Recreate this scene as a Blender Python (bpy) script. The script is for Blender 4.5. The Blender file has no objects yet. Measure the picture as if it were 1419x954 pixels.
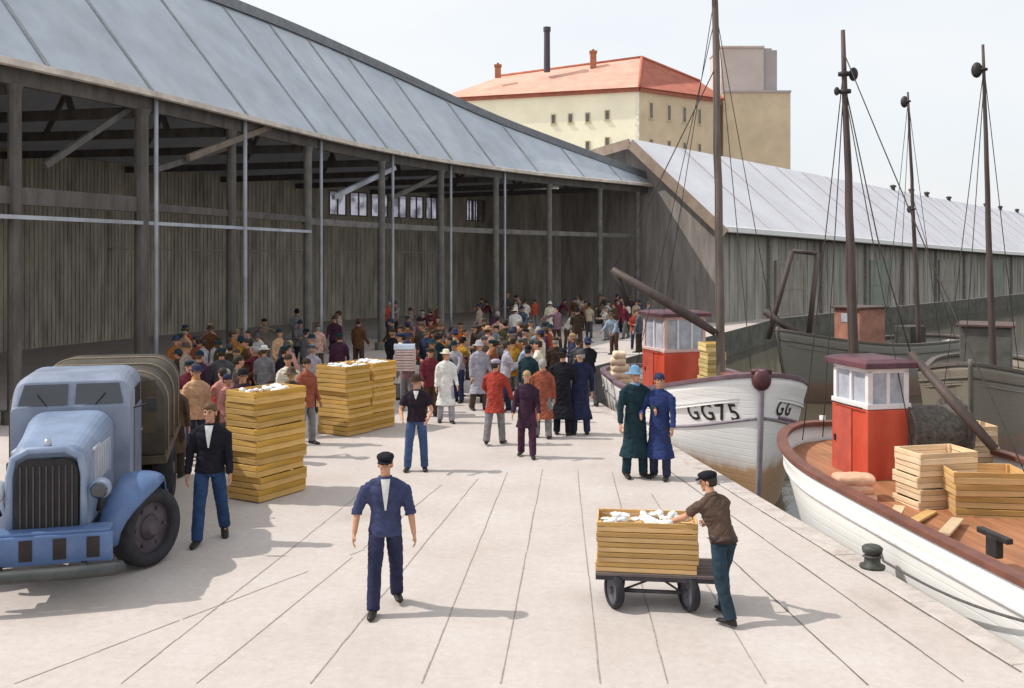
import bpy, bmesh, math, random
from mathutils import Vector, Matrix, noise
from mathutils.bvhtree import BVHTree
R = math.radians
random.seed(7)
scene = bpy.context.scene
col = scene.collection
PI = math.pi

# ------------------------------------------------------------------ camera frame
F = 1363.0; CX = 709.5; HZ = 357.0; CH = 4.0
def gp(x, y, z=0.0):
    """ground / height-z point seen at photo pixel (x, y)"""
    d = (CH - z) * F / (y - HZ)
    return Vector(((x - CX) * d / F, d, z))
def dp(x, y, d):
    """point at depth d seen at photo pixel (x, y)"""
    return Vector(((x - CX) * d / F, d, CH - (y - HZ) * d / F))

# ------------------------------------------------------------------ materials
MATS = {}
def mat(name, c, rough=0.7, var=0.18, scale=6.0, bump=0.0, bscale=None, metal=0.0, spec=0.3, rand=0.0,
        stretch=(1, 1, 1), dirt=None, dirt_amt=0.0, coords='Object', island=0.0):
    if name in MATS: return MATS[name]
    m = bpy.data.materials.new(name); m.use_nodes = True
    nt = m.node_tree; N = nt.nodes; L = nt.links
    b = N['Principled BSDF']
    b.inputs['Roughness'].default_value = rough
    b.inputs['Metallic'].default_value = metal
    b.inputs['Specular IOR Level'].default_value = spec
    tc = N.new('ShaderNodeTexCoord'); mp = N.new('ShaderNodeMapping')
    mp.inputs['Scale'].default_value = stretch
    L.new(tc.outputs[coords], mp.inputs['Vector'])
    n = N.new('ShaderNodeTexNoise'); n.inputs['Scale'].default_value = scale
    n.inputs['Detail'].default_value = 6; n.inputs['Roughness'].default_value = 0.65
    L.new(mp.outputs['Vector'], n.inputs['Vector'])
    ramp = N.new('ShaderNodeValToRGB')
    lo = [max(0, v * (1 - var * 1.4)) for v in c]; hi = [min(1, v * (1 + var)) for v in c]
    ramp.color_ramp.elements[0].position = 0.3; ramp.color_ramp.elements[1].position = 0.72
    ramp.color_ramp.elements[0].color = (*lo, 1); ramp.color_ramp.elements[1].color = (*hi, 1)
    L.new(n.outputs['Fac'], ramp.inputs['Fac'])
    out = ramp.outputs['Color']
    if dirt:
        n2 = N.new('ShaderNodeTexNoise'); n2.inputs['Scale'].default_value = scale * 0.35
        n2.inputs['Detail'].default_value = 8; n2.inputs['Roughness'].default_value = 0.7
        L.new(mp.outputs['Vector'], n2.inputs['Vector'])
        r2 = N.new('ShaderNodeValToRGB')
        r2.color_ramp.elements[0].position = 0.5; r2.color_ramp.elements[1].position = 0.72
        r2.color_ramp.elements[0].color = (0, 0, 0, 1); r2.color_ramp.elements[1].color = (dirt_amt,) * 3 + (1,)
        L.new(n2.outputs['Fac'], r2.inputs['Fac'])
        mx = N.new('ShaderNodeMixRGB'); mx.inputs['Color2'].default_value = (*dirt, 1)
        L.new(r2.outputs['Color'], mx.inputs['Fac']); L.new(out, mx.inputs['Color1'])
        out = mx.outputs['Color']
    if island > 0:
        ge = N.new('ShaderNodeNewGeometry'); h2 = N.new('ShaderNodeHueSaturation'); m2 = N.new('ShaderNodeMapRange')
        m2.inputs['To Min'].default_value = 1 - island; m2.inputs['To Max'].default_value = 1 + island * .8
        L.new(ge.outputs['Random Per Island'], m2.inputs['Value']); L.new(m2.outputs['Result'], h2.inputs['Value'])
        m3 = N.new('ShaderNodeMapRange'); m3.inputs['To Min'].default_value = 1.06; m3.inputs['To Max'].default_value = .92
        L.new(ge.outputs['Random Per Island'], m3.inputs['Value']); L.new(m3.outputs['Result'], h2.inputs['Saturation'])
        L.new(out, h2.inputs['Color']); out = h2.outputs['Color']
    if rand > 0:
        oi = N.new('ShaderNodeObjectInfo'); hs = N.new('ShaderNodeHueSaturation')
        mr = N.new('ShaderNodeMapRange'); mr.inputs['To Min'].default_value = 1 - rand; mr.inputs['To Max'].default_value = 1 + rand
        L.new(oi.outputs['Random'], mr.inputs['Value']); L.new(mr.outputs['Result'], hs.inputs['Value'])
        L.new(out, hs.inputs['Color']); out = hs.outputs['Color']
    L.new(out, b.inputs['Base Color'])
    if bump > 0:
        n3 = N.new('ShaderNodeTexNoise'); n3.inputs['Scale'].default_value = bscale or scale * 5
        n3.inputs['Detail'].default_value = 5
        L.new(mp.outputs['Vector'], n3.inputs['Vector'])
        bp = N.new('ShaderNodeBump'); bp.inputs['Strength'].default_value = bump; bp.inputs['Distance'].default_value = 0.02
        L.new(n3.outputs['Fac'], bp.inputs['Height']); L.new(bp.outputs['Normal'], b.inputs['Normal'])
    MATS[name] = m
    return m

def srgb(r, g, b):
    f = lambda v: (v / 255 / 12.92) if v / 255 <= 0.04045 else ((v / 255 + 0.055) / 1.055) ** 2.4
    return (f(r), f(g), f(b))

# ------------------------------------------------------------------ mesh builder
class MB:
    def __init__(s): s.v = []; s.f = []; s.m = []
    def add(s, vs, fs, mi=0):
        o = len(s.v); s.v += [Vector(p) for p in vs]; s.f += [tuple(i + o for i in f) for f in fs]; s.m += [mi] * len(fs)
        return s
    def box(s, c, size, rz=0, M=None, mi=0):
        x, y, z = [q / 2 for q in size]
        M = M or Matrix.Rotation(rz, 3, 'Z')
        vs = [Vector(c) + M @ Vector((sx * x, sy * y, sz * z)) for sx in (-1, 1) for sy in (-1, 1) for sz in (-1, 1)]
        return s.add(vs, [(0, 1, 3, 2), (4, 6, 7, 5), (0, 4, 5, 1), (2, 3, 7, 6), (0, 2, 6, 4), (1, 5, 7, 3)], mi)
    def beam(s, a, b, w, h, up=(0, 0, 1), mi=0):
        a = Vector(a); b = Vector(b); d = b - a; ln = d.length; d.normalize(); up = Vector(up)
        if abs(d.dot(up)) > 0.98: up = Vector((0, 1, 0))
        r = d.cross(up).normalized(); u = r.cross(d).normalized()
        M = Matrix((r, d, u)).transposed()
        return s.box((a + b) / 2, (w, ln, h), M=M, mi=mi)
    def loft(s, rings, mi=0, cap=True, closed=True):
        n = len(rings[0]); o = len(s.v); vs = [p for r in rings for p in r]; fs = []
        for i in range(len(rings) - 1):
            for j in range(n if closed else n - 1):
                k = (j + 1) % n
                fs.append((i * n + j, i * n + k, (i + 1) * n + k, (i + 1) * n + j))
        if cap:
            fs.append(tuple(reversed(range(n)))); fs.append(tuple((len(rings) - 1) * n + j for j in range(n)))
        return s.add(vs, fs, mi)
    def tube(s, pts, rad, n=10, flat=1.0, side=None, mi=0):
        pts = [Vector(p) for p in pts]
        if not hasattr(rad, '__len__'): rad = [rad] * len(pts)
        rings = []
        t0 = (pts[1] - pts[0]).normalized()
        ref = Vector(side) if side is not None else (Vector((1, 0, 0)) if abs(t0.x) < 0.8 else Vector((0, 1, 0)))
        for i, p in enumerate(pts):
            t = (pts[min(i + 1, len(pts) - 1)] - pts[max(i - 1, 0)]).normalized()
            a = (ref - t * ref.dot(t)).normalized(); b = t.cross(a)
            if side is None: ref = a
            r = rad[i]
            rings.append([p + a * (r * math.cos(2 * PI * k / n)) + b * (r * flat * math.sin(2 * PI * k / n)) for k in range(n)])
        return s.loft(rings, mi)
    def ell(s, c, r, n=14, m=9, M=None, mi=0):
        c = Vector(c); M = M or Matrix.Identity(3)
        rings = []
        for i in range(m + 1):
            th = PI * (0.02 + 0.96 * i / m)
            rings.append([c + M @ Vector((r[0] * math.sin(th) * math.cos(2 * PI * k / n), r[1] * math.sin(th) * math.sin(2 * PI * k / n), -r[2] * math.cos(th))) for k in range(n)])
        return s.loft(rings, mi)
    def prism(s, poly, h0, h1, mi=0):
        n = len(poly)
        vs = [(p[0], p[1], h0) for p in poly] + [(p[0], p[1], h1) for p in poly]
        fs = [tuple(reversed(range(n))), tuple(range(n, 2 * n))] + [(i, (i + 1) % n, n + (i + 1) % n, n + i) for i in range(n)]
        return s.add(vs, fs, mi)
    def mesh(s, name, smooth=False, recalc=True):
        me = bpy.data.meshes.new(name); me.from_pydata([tuple(p) for p in s.v], [], s.f)
        for p, mi in zip(me.polygons, s.m): p.material_index = mi
        if recalc:
            bm = bmesh.new(); bm.from_mesh(me); bmesh.ops.recalc_face_normals(bm, faces=bm.faces); bm.to_mesh(me); bm.free()
        if smooth:
            for p in me.polygons: p.use_smooth = True
        return me
    def build(s, name, m, parent=None, smooth=False, bevel=0, recalc=True, loc=None, rz=None, bseg=2):
        me = s.mesh(name, smooth, recalc)
        for mm in (m if isinstance(m, (list, tuple)) else [m]): me.materials.append(mm)
        o = link(name, me, parent)
        if loc is not None: o.location = loc
        if rz is not None: o.rotation_euler.z = rz
        if bevel:
            bv = o.modifiers.new('bevel', 'BEVEL'); bv.width = bevel; bv.segments = bseg; bv.limit_method = 'ANGLE'; bv.angle_limit = R(40)
        return o

def link(name, me, parent=None):
    o = bpy.data.objects.new(name, me); col.objects.link(o)
    if parent is not None: o.parent = parent
    return o
def empty(name, loc=(0, 0, 0), rz=0.0):
    o = bpy.data.objects.new(name, None); col.objects.link(o); o.location = loc; o.rotation_euler.z = rz
    o.empty_display_size = 0.2
    return o
def tag(o, label=None, cat=None, group=None, kind=None):
    if label: o['label'] = label
    if cat: o['category'] = cat
    if group: o['group'] = group
    if kind: o['kind'] = kind
    return o
def kids(o): return [c for c in col.objects if c.parent == o]
def copy_tree(o, parent=None):
    c = o.copy(); col.objects.link(c)
    if parent is not None: c.parent = parent
    for ch in list(o.children): copy_tree(ch, c)
    return c
def subdiv_grid(p00, p10, p01, p11, nu, nv):
    p00, p10, p01, p11 = map(Vector, (p00, p10, p01, p11)); vs = []; fs = []
    for j in range(nv + 1):
        for i in range(nu + 1):
            u = i / nu; v = j / nv
            vs.append(p00 * (1 - u) * (1 - v) + p10 * u * (1 - v) + p01 * (1 - u) * v + p11 * u * v)
    for j in range(nv):
        for i in range(nu):
            a = j * (nu + 1) + i; fs.append((a, a + 1, a + nu + 2, a + nu + 1))
    return vs, fs

# ------------------------------------------------------------------ camera, light, sky
cam = bpy.data.cameras.new('camera'); camo = bpy.data.objects.new('camera', cam); col.objects.link(camo)
cam.sensor_width = 36; cam.lens = 36 * F / 1419.0; cam.shift_y = -(477 - HZ) / 1419.0
cam.clip_end = 6000; cam.clip_start = 0.1
camo.location = (0, 0, CH); camo.rotation_euler = (R(90), 0, 0); scene.camera = camo

SUN_EL, SUN_AZ = 49.0, -5.0          # azimuth: degrees towards the camera from due left
sd = Vector((-math.cos(R(SUN_EL)) * math.cos(R(SUN_AZ)), -math.cos(R(SUN_EL)) * math.sin(R(SUN_AZ)), math.sin(R(SUN_EL))))
sl = bpy.data.lights.new('sun', 'SUN'); sl.energy = 2.6; sl.angle = R(0.6); sl.color = (1, 0.95, 0.87)
so = bpy.data.objects.new('sun', sl); col.objects.link(so)
so.rotation_euler = sd.to_track_quat('Z', 'Y').to_euler(); so.location = (-30, 0, 40)
w = bpy.data.worlds.new('World'); scene.world = w; w.use_nodes = True
nt = w.node_tree; bg = nt.nodes['Background']; bg.inputs['Strength'].default_value = 0.15
sk = nt.nodes.new('ShaderNodeTexSky'); sk.sky_type = 'NISHITA'; sk.sun_disc = False
sk.sun_elevation = R(SUN_EL); sk.sun_rotation = math.atan2(sd.x, sd.y)
sk.air_density = 1.0; sk.dust_density = 4.0; sk.ozone_density = 1.0
# thin high veil of cloud: less saturated, softly mottled sky
hs = nt.nodes.new('ShaderNodeHueSaturation'); hs.inputs['Saturation'].default_value = 0.34
nt.links.new(sk.outputs['Color'], hs.inputs['Color'])
tcw = nt.nodes.new('ShaderNodeTexCoord'); mpw = nt.nodes.new('ShaderNodeMapping'); mpw.inputs['Scale'].default_value = (1, 1, 3.5)
nzw = nt.nodes.new('ShaderNodeTexNoise'); nzw.inputs['Scale'].default_value = 3.2; nzw.inputs['Detail'].default_value = 7
rpw = nt.nodes.new('ShaderNodeValToRGB'); rpw.color_ramp.elements[0].position = 0.35; rpw.color_ramp.elements[1].position = 0.75
rpw.color_ramp.elements[0].color = (0.88, 0.94, 1.0, 1); rpw.color_ramp.elements[1].color = (1.06, 1.04, 1.02, 1)
mlw = nt.nodes.new('ShaderNodeMixRGB'); mlw.blend_type = 'MULTIPLY'; mlw.inputs['Fac'].default_value = 1
nt.links.new(tcw.outputs['Generated'], mpw.inputs['Vector']); nt.links.new(mpw.outputs['Vector'], nzw.inputs['Vector'])
nt.links.new(nzw.outputs['Fac'], rpw.inputs['Fac'])
nt.links.new(hs.outputs['Color'], mlw.inputs['Color1']); nt.links.new(rpw.outputs['Color'], mlw.inputs['Color2'])
veil = nt.nodes.new('ShaderNodeMixRGB'); veil.inputs['Fac'].default_value = 0.8; veil.inputs['Color2'].default_value = (4.75, 4.85, 4.92, 1)
nt.links.new(mlw.outputs['Color'], veil.inputs['Color1'])
mot = nt.nodes.new('ShaderNodeMixRGB'); mot.blend_type = 'MULTIPLY'; mot.inputs['Fac'].default_value = 0.35
nt.links.new(veil.outputs['Color'], mot.inputs['Color1']); nt.links.new(rpw.outputs['Color'], mot.inputs['Color2'])
nt.links.new(mot.outputs['Color'], bg.inputs['Color'])
vs_ = scene.view_settings; vs_.view_transform = 'Standard'; vs_.look = 'None'; vs_.gamma = 1; vs_.exposure = 0.47
vs_.use_curve_mapping = False

# ------------------------------------------------------------------ quay geometry
def edge_pt(d): return Vector((5.14 - 0.162 * (d - 10), d, 0))
EV = Vector((-0.16, 0.987, 0)).normalized(); EN = Vector((EV.y, -EV.x, 0))
CORNER = edge_pt(33.0)
HV = Vector((0.664, 0.749, 0)).normalized(); HN = Vector((HV.y, -HV.x, 0))     # hall 2 axis / outward normal
E2 = Vector((12.8, 60.0, 0))                                                    # near front corner of hall 2
q0 = E2 + HN * 0.6
tq = ((CORNER.x - q0.x) * HV.x + (CORNER.y - q0.y) * HV.y)
FARQ = q0 + HV * 260

def quay():
    mb = MB()
    A = edge_pt(-12); C = Vector((CORNER.x, CORNER.y, 0)); P1 = q0 + HV * 6
    poly = [A, C, P1, FARQ, Vector((FARQ.x + 300, FARQ.y + 900, 0)), Vector((-1500, 1600, 0)), Vector((-1500, -12, 0))]
    n = len(poly); vs = [tuple(p) for p in poly] + [(p.x, p.y, -3) for p in poly]
    mb.add(vs, [tuple(range(n))] + [(i, i + 1, n + i + 1, n + i) for i in range(3)])
    m = bpy.data.materials.new('quay_stone'); m.use_nodes = True
    nt = m.node_tree; N = nt.nodes; L = nt.links; b = N['Principled BSDF']; b.inputs['Roughness'].default_value = 0.85
    b.inputs['Specular IOR Level'].default_value = 0.2
    tc = N.new('ShaderNodeTexCoord')
    def nz(scale, det=7, rg=0.65, st=(1, 1, 1)):
        mp = N.new('ShaderNodeMapping'); mp.inputs['Scale'].default_value = st; mp.inputs['Rotation'].default_value = (0, 0, R(9))
        L.new(tc.outputs['Object'], mp.inputs['Vector'])
        q = N.new('ShaderNodeTexNoise'); q.inputs['Scale'].default_value = scale; q.inputs['Detail'].default_value = det
        q.inputs['Roughness'].default_value = rg; L.new(mp.outputs['Vector'], q.inputs['Vector']); return q
    def rp(src, p0, c0, p1, c1):
        r = N.new('ShaderNodeValToRGB'); r.color_ramp.elements[0].position = p0; r.color_ramp.elements[1].position = p1
        r.color_ramp.elements[0].color = (*c0, 1); r.color_ramp.elements[1].color = (*c1, 1); L.new(src, r.inputs['Fac']); return r
    a = rp(nz(0.55).outputs['Fac'], 0.3, (0.465, 0.405, 0.37), 0.7, (0.54, 0.495, 0.47))
    g = rp(nz(9, 8, 0.75).outputs['Fac'], 0.25, (0.86, 0.85, 0.84), 0.75, (1.08, 1.08, 1.08))
    m1 = N.new('ShaderNodeMixRGB'); m1.blend_type = 'MULTIPLY'; m1.inputs['Fac'].default_value = 1
    L.new(a.outputs['Color'], m1.inputs['Color1']); L.new(g.outputs['Color'], m1.inputs['Color2'])
    st = rp(nz(0.9, 9, 0.72, (1, 0.45, 1)).outputs['Fac'], 0.56, (0, 0, 0), 0.74, (0.38,) * 3)
    m2 = N.new('ShaderNodeMixRGB'); m2.inputs['Color2'].default_value = (0.36, 0.30, 0.275, 1)
    L.new(st.outputs['Color'], m2.inputs['Fac']); L.new(m1.outputs['Color'], m2.inputs['Color1'])
    L.new(m2.outputs['Color'], b.inputs['Base Color'])
    wet = rp(nz(0.42, 6, 0.6, (1, .6, 1)).outputs['Fac'], 0.60, (.88,) * 3, 0.70, (.42,) * 3); L.new(wet.outputs['Color'], b.inputs['Roughness'])
    wd = rp(nz(0.42, 6, 0.6, (1, .6, 1)).outputs['Fac'], 0.60, (1, 1, 1), 0.70, (.90, .88, .87))
    m3 = N.new('ShaderNodeMixRGB'); m3.blend_type = 'MULTIPLY'; m3.inputs['Fac'].default_value = 1
    L.new(m2.outputs['Color'], m3.inputs['Color1']); L.new(wd.outputs['Color'], m3.inputs['Color2']); L.new(m3.outputs['Color'], b.inputs['Base Color'])
    bp = N.new('ShaderNodeBump'); bp.inputs['Strength'].default_value = 0.35; bp.inputs['Distance'].default_value = 0.02
    L.new(nz(14, 8, 0.7).outputs['Fac'], bp.inputs['Height']); L.new(bp.outputs['Normal'], b.inputs['Normal'])
    for k in range(1, 4): mb.m[k] = 1
    qw = mat('quay_wall_stone', (0.13, 0.125, 0.105), 0.9, 0.35, 1.2, 0.4, 9, dirt=(0.06, 0.065, 0.05), dirt_amt=.8)
    tag(mb.build('quay', [m, qw], recalc=False), kind='structure')
    # granite coping along the basin
    mc = mat('coping_stone', (0.50, 0.45, 0.42), 0.8, 0.15, 4, 0.3, 30, dirt=(0.2, 0.12, 0.1), dirt_amt=0.6)
    cb = MB()
    d = -6.0
    rr = random.Random(3)
    while d < 33.2:
        ln = rr.uniform(1.5, 2.0)
        p = edge_pt(0); a_ = Vector((5.14 + 1.62, 0, 0)) + EV * d; b_ = a_ + EV * (ln - 0.012)
        i = -EN * 0.30; o = EN * 0.03
        vs = [a_ + i, b_ + i, b_ + o, a_ + o]
        cb.prism([(v.x, v.y) for v in vs], -0.28, 0.012 + rr.uniform(0, 0.006))
        d += ln
    tag(cb.build('quay_edge', mc, bevel=0.012), kind='structure')
quay()

def water():
    m = bpy.data.materials.new('harbour_water'); m.use_nodes = True
    nt = m.node_tree; N = nt.nodes; L = nt.links; b = N['Principled BSDF']
    b.inputs['Base Color'].default_value = (0.085, 0.075, 0.055, 1); b.inputs['Roughness'].default_value = 0.08
    b.inputs['IOR'].default_value = 1.33
    tc = N.new('ShaderNodeTexCoord'); mp = N.new('ShaderNodeMapping'); mp.inputs['Scale'].default_value = (1, 0.6, 1)
    L.new(tc.outputs['Object'], mp.inputs['Vector'])
    n = N.new('ShaderNodeTexNoise'); n.inputs['Scale'].default_value = 2.2; n.inputs['Detail'].default_value = 4
    L.new(mp.outputs['Vector'], n.inputs['Vector'])
    bp = N.new('ShaderNodeBump'); bp.inputs['Strength'].default_value = 0.14; bp.inputs['Distance'].default_value = 0.08
    L.new(n.outputs['Fac'], bp.inputs['Height']); L.new(bp.outputs['Normal'], b.inputs['Normal'])
    mb = MB(); mb.add([(-20, -20, -1.35), (900, -20, -1.35), (900, 700, -1.35), (-20, 700, -1.35)], [(0, 1, 2, 3)])
    tag(mb.build('water', m, recalc=False), kind='structure')
water()

def joints():
    """worn dark joints and track grooves in the paving"""
    m = mat('joint_dirt', (0.31, 0.265, 0.235), 0.95, 0.3, 12)
    m2 = mat('track_groove', (0.135, 0.125, 0.11), 0.8, 0.3, 9)
    rr = random.Random(11)
    def line(mb, pts, w, gap):
        P = [gp(*p) for p in pts]
        P = [Vector((p.x, p.y, 0)) for p in P]
        for a, b in zip(P, P[1:]):
            ln = (b - a).length; t = 0; dv = (b - a).normalized(); nv = Vector((dv.y, -dv.x, 0))
            while t < ln:
                sgl = rr.uniform(0.25, 0.9); e = min(ln, t + sgl)
                if rr.random() > gap * .12:
                    ww = w * rr.uniform(0.5, 0.95); j = nv * rr.uniform(-0.006, 0.006)
                    p = a + dv * t + j; q = a + dv * e + j; ww2 = w * rr.uniform(0.5, 1.1)
                    mb.add([p - nv * ww, p + nv * ww, q + nv * ww2, q - nv * ww2], [(0, 1, 2, 3)])
                    for v in mb.v[-4:]: v.z = 0.004
                t = e + (rr.uniform(0.02, 0.12) if rr.random() < gap else 0)
    mb = MB()
    for p in (((20, 948), (505, 762)), ((168, 948), (520, 668)), ((272, 948), (612, 672)), ((430, 948), (662, 664)), ((585, 948), (703, 655)), ((694, 948), (752, 650)),
              ((832, 948), (800, 650)), ((925, 948), (848, 655)), ((1062, 948), (900, 680))):
        line(mb, [p[0], ((p[0][0] + p[1][0]) / 2, (p[0][1] + p[1][1]) / 2), p[1]], 0.0085, 0.12)
    tag(mb.build('paving_joint', m, recalc=False), kind='structure')
    mb = MB()
    line(mb, [(1203, 950), (980, 745)], 0.012, 0.12)
    line(mb, [(1335, 945), (930, 655)], 0.012, 0.15)
    line(mb, [(1415, 932), (975, 658)], 0.026, 0.12)
    tag(mb.build('track_groove', m2, recalc=False), kind='structure')
joints()

PQ = q0 + HV * 6
def on_quay(p, m=0.35):
    if p.y < 33: return p.x < edge_pt(p.y).x - m
    if p.y < PQ.y: return p.x < CORNER.x + (p.y - CORNER.y) * (PQ.x - CORNER.x) / (PQ.y - CORNER.y) - m
    return True
# ------------------------------------------------------------------ market hall (curved, open front)
def catmull(P, k):
    out = []
    for i in range(len(P) - 1):
        p0 = P[max(i - 1, 0)]; p1 = P[i]; p2 = P[i + 1]; p3 = P[min(i + 2, len(P) - 1)]
        for j in range(k):
            t = j / k
            out.append(0.5 * ((2 * p1) + (-p0 + p2) * t + (2 * p0 - 5 * p1 + 4 * p2 - p3) * t * t + (-p0 + 3 * p1 - 3 * p2 + p3) * t ** 3))
    out.append(P[-1]); return out
HE = 9.0
eave_c = [(-12.6, 22.0), (-10.38, 27.8), (-7.6, 37.2), (-5.6, 42.6), (-3.1, 47.7), (1.24, 54.5), (6.6, 61.0), (9.0, 63.8)]
ridge_w = [3.8, 3.8, 4.2, 4.25, 3.7, 2.6, 1.2, 0.35]
ridge_h = [13.4, 13.6, 14.2, 14.2, 13.5, 11.9, 10.2, 9.35]
K = 6
EC = catmull([Vector((x, y, 0)) for x, y in eave_c], K)
RW = [v.x for v in catmull([Vector((a, b, 0)) for a, b in zip(ridge_w, ridge_h)], K)]
RH = [v.y for v in catmull([Vector((a, b, 0)) for a, b in zip(ridge_w, ridge_h)], K)]
NI = []
for i, p in enumerate(EC):
    t = (EC[min(i + 1, len(EC) - 1)] - EC[max(i - 1, 0)]).normalized(); NI.append(Vector((-t.y, t.x, 0)))
ns = len(EC)
def U(z): return Vector((0, 0, z))
def eave(i, off=0.0, z=HE): return EC[i] + NI[i] * off + U(z)
def ridge(i, dz=0.0): return EC[i] + NI[i] * RW[i] + U(RH[i] + dz)
DEPTH = 15.0
roof_grey = mat('zinc_roof', (0.43, 0.475, 0.53), 0.6, 0.14, 0.55, 0.15, 8, metal=0.0, spec=0.5, dirt=(0.56, 0.575, 0.60), dirt_amt=0.8)
seam_m = mat('roof_seam', (0.29, 0.305, 0.315), 0.6, 0.2, 4)
ridge_m = mat('ridge_cap_metal', (0.17, 0.18, 0.195), 0.5, 0.2, 3)
timber_dark = mat('dark_timber', (0.115, 0.105, 0.095), 0.8, 0.3, 3, 0.2, 18, stretch=(1, 1, 0.25))
timber_brown = mat('brown_timber', (0.20, 0.165, 0.13), 0.8, 0.25, 3, 0.2, 18)
board_olive = mat('olive_board_wall', (0.56, 0.505, 0.425), 0.85, 0.35, 1.1, 0.25, 10, stretch=(1.6, 1.6, 0.3), dirt=(0.38, 0.35, 0.295), dirt_amt=0.8)
eave_white = mat('eave_board_pale', (0.62, 0.55, 0.48), 0.7, 0.2, 2, dirt=(0.3, 0.25, 0.2), dirt_amt=0.7)
pipe_pale = mat('pale_paint_worn', (0.42, 0.44, 0.49), 0.6, 0.2, 0.8, dirt=(0.16, 0.16, 0.165), dirt_amt=1.0)
glass_pale = None
def pane_mat():
    m = bpy.data.materials.new('frosted_pane'); m.use_nodes = True
    nt = m.node_tree; N = nt.nodes; L = nt.links
    for n in list(N): N.remove(n)
    o = N.new('ShaderNodeOutputMaterial'); t = N.new('ShaderNodeBsdfTranslucent'); t.inputs['Color'].default_value = (0.26, 0.27, 0.34, 1)
    g = N.new('ShaderNodeBsdfDiffuse'); g.inputs['Color'].default_value = (0.45, 0.47, 0.55, 1)
    mx = N.new('ShaderNodeMixShader'); nz = N.new('ShaderNodeTexNoise'); nz.inputs['Scale'].default_value = 1.4; nz.inputs['Detail'].default_value = 5
    tc = N.new('ShaderNodeTexCoord'); L.new(tc.outputs['Object'], nz.inputs['Vector'])
    rp = N.new('ShaderNodeValToRGB'); rp.color_ramp.elements[0].position = 0.45; rp.color_ramp.elements[1].position = 0.65
    rp.color_ramp.elements[0].color = (0.1,) * 3 + (1,); rp.color_ramp.elements[1].color = (0.8,) * 3 + (1,)
    L.new(nz.outputs['Fac'], rp.inputs['Fac']); L.new(rp.outputs['Color'], mx.inputs['Fac'])
    L.new(t.outputs[0], mx.inputs[1]); L.new(g.outputs[0], mx.inputs[2]); L.new(mx.outputs[0], o.inputs['Surface'])
    return m
glass_pale = pane_mat()

hall = empty('market_hall', tuple(EC[0]))
tag(hall, 'long open fronted market hall with curved blue grey zinc roof at left', 'market hall')
def hb(mb, name, m, smooth=False, bevel=0, parent=None):
    for i in range(len(mb.v)): mb.v[i] = mb.v[i] - EC[0]
    return mb.build(name, m, parent or hall, smooth, bevel)
def hall_roof():
    mb = MB(); TH = 0.16
    # front slope (overhang 0.45 m), ridge, back slope
    prof = []
    for i in range(ns):
        pr = ridge(i); ev = eave(i)
        sl = (ev - pr)
        o = ev + sl.normalized() * 0.45
        bk = EC[i] + NI[i] * DEPTH + U(min(RH[i] - 0.3, 8.6))
        top = [o, ev, (ev + pr) / 2, pr, (pr + bk) / 2, bk]
        prof.append(top + [p - U(TH) for p in reversed(top)])
    mb.loft(prof)
    rf = hb(mb, 'roof', roof_grey)
    # standing seams and darker laps
    for i in range(3, ns - 3, 3):
        sb = MB()
        for j, f in ((i, 0.0),):
            a = eave(j).lerp(eave(j + 1), f); b = ridge(j).lerp(ridge(j + 1), f)
            w_ = 0.13; h_ = 0.03
            dr = (a - b).normalized()
            nn = Vector((-NI[j].x, -NI[j].y, 0.8)).normalized()
            sb.beam(b + dr * 0.15 + nn * 0.018, a + dr * 0.38 + nn * 0.018, w_, h_, up=nn)
        q = hb(sb, 'roof_seam', seam_m, parent=rf)
    # ridge capping
    rb = MB()
    rings = []
    for i in range(ns):
        c = ridge(i); n = NI[i]
        rings.append([c - n * 0.42 + U(-0.36), c - n * 0.30 + U(0.10), c + U(0.22), c + n * 0.34 + U(0.02), c + n * 0.34 - U(0.3)])
    rb.loft(rings)
    hb(rb, 'ridge_cap', ridge_m, parent=rf)
    # pale edge board / gutter along the eave
    gb = MB(); rings = []
    for i in range(ns):
        e = eave(i); o = (e - ridge(i)).normalized(); c = e + o * 0.50; n = NI[i]
        rings.append([c + n * 0.06 + U(0.10), c - n * 0.07 + U(0.06), c - n * 0.10 - U(0.10), c + n * 0.02 - U(0.12)])
    gb.loft(rings)
    hb(gb, 'gutter', eave_white)
    fb = MB(); rings = []
    for i in range(ns):
        e = eave(i, 0.05, HE - 0.25); n = NI[i]
        rings.append([e - n * 0.08, e + n * 0.08, e + n * 0.08 - U(0.6), e - n * 0.08 - U(0.6)])
    fb.loft(rings)
    hb(fb, 'eave_beam', timber_dark)
hall_roof()

def at_front(x):
    """index position along the eave where photo column x meets the hall front"""
    for i in range(ns - 1):
        a, b = EC[i], EC[i + 1]
        pa = CX + a.x / a.y * F; pb = CX + b.x / b.y * F
        if pa <= x <= pb:
            f = (x - pa) / (pb - pa); return i, f
    return 0, 0.0
def front(x, z, off=0.0):
    i, f = at_front(x); n = NI[i].lerp(NI[i + 1], f)
    return EC[i].lerp(EC[i + 1], f) + n * off + U(z)
col_x = [-52, 22, 198, 322, 428, 530, 612, 688, 762, 832, 884]
for k, x in enumerate(col_x):
    mb = MB(); p = front(x, 0, 0.05)
    w_ = 0.34 if k == 2 else 0.27
    mb.tube([p + U(0), p + U(0.3), p + U(0.34), p + U(HE - 1.05), p + U(HE - 0.84)], [0.3, 0.3, w_ * .62, w_ * .58, w_ * .75], n=10)
    hb(mb, 'column', timber_dark if k < 4 else mat('column_grey', (0.17, 0.16, 0.145), 0.7, 0.3, 2), smooth=False)
def pipe(x, z0, z1, r=0.06):
    mb = MB(); p = front(x, 0, -0.12); q = [p + U(z1 - (z1 - z0) * t) for t in (0, .25, .5, .75, 1)]
    mb.tube(q, r, n=8); hb(mb, 'downpipe', pipe_pale, smooth=True)
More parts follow.
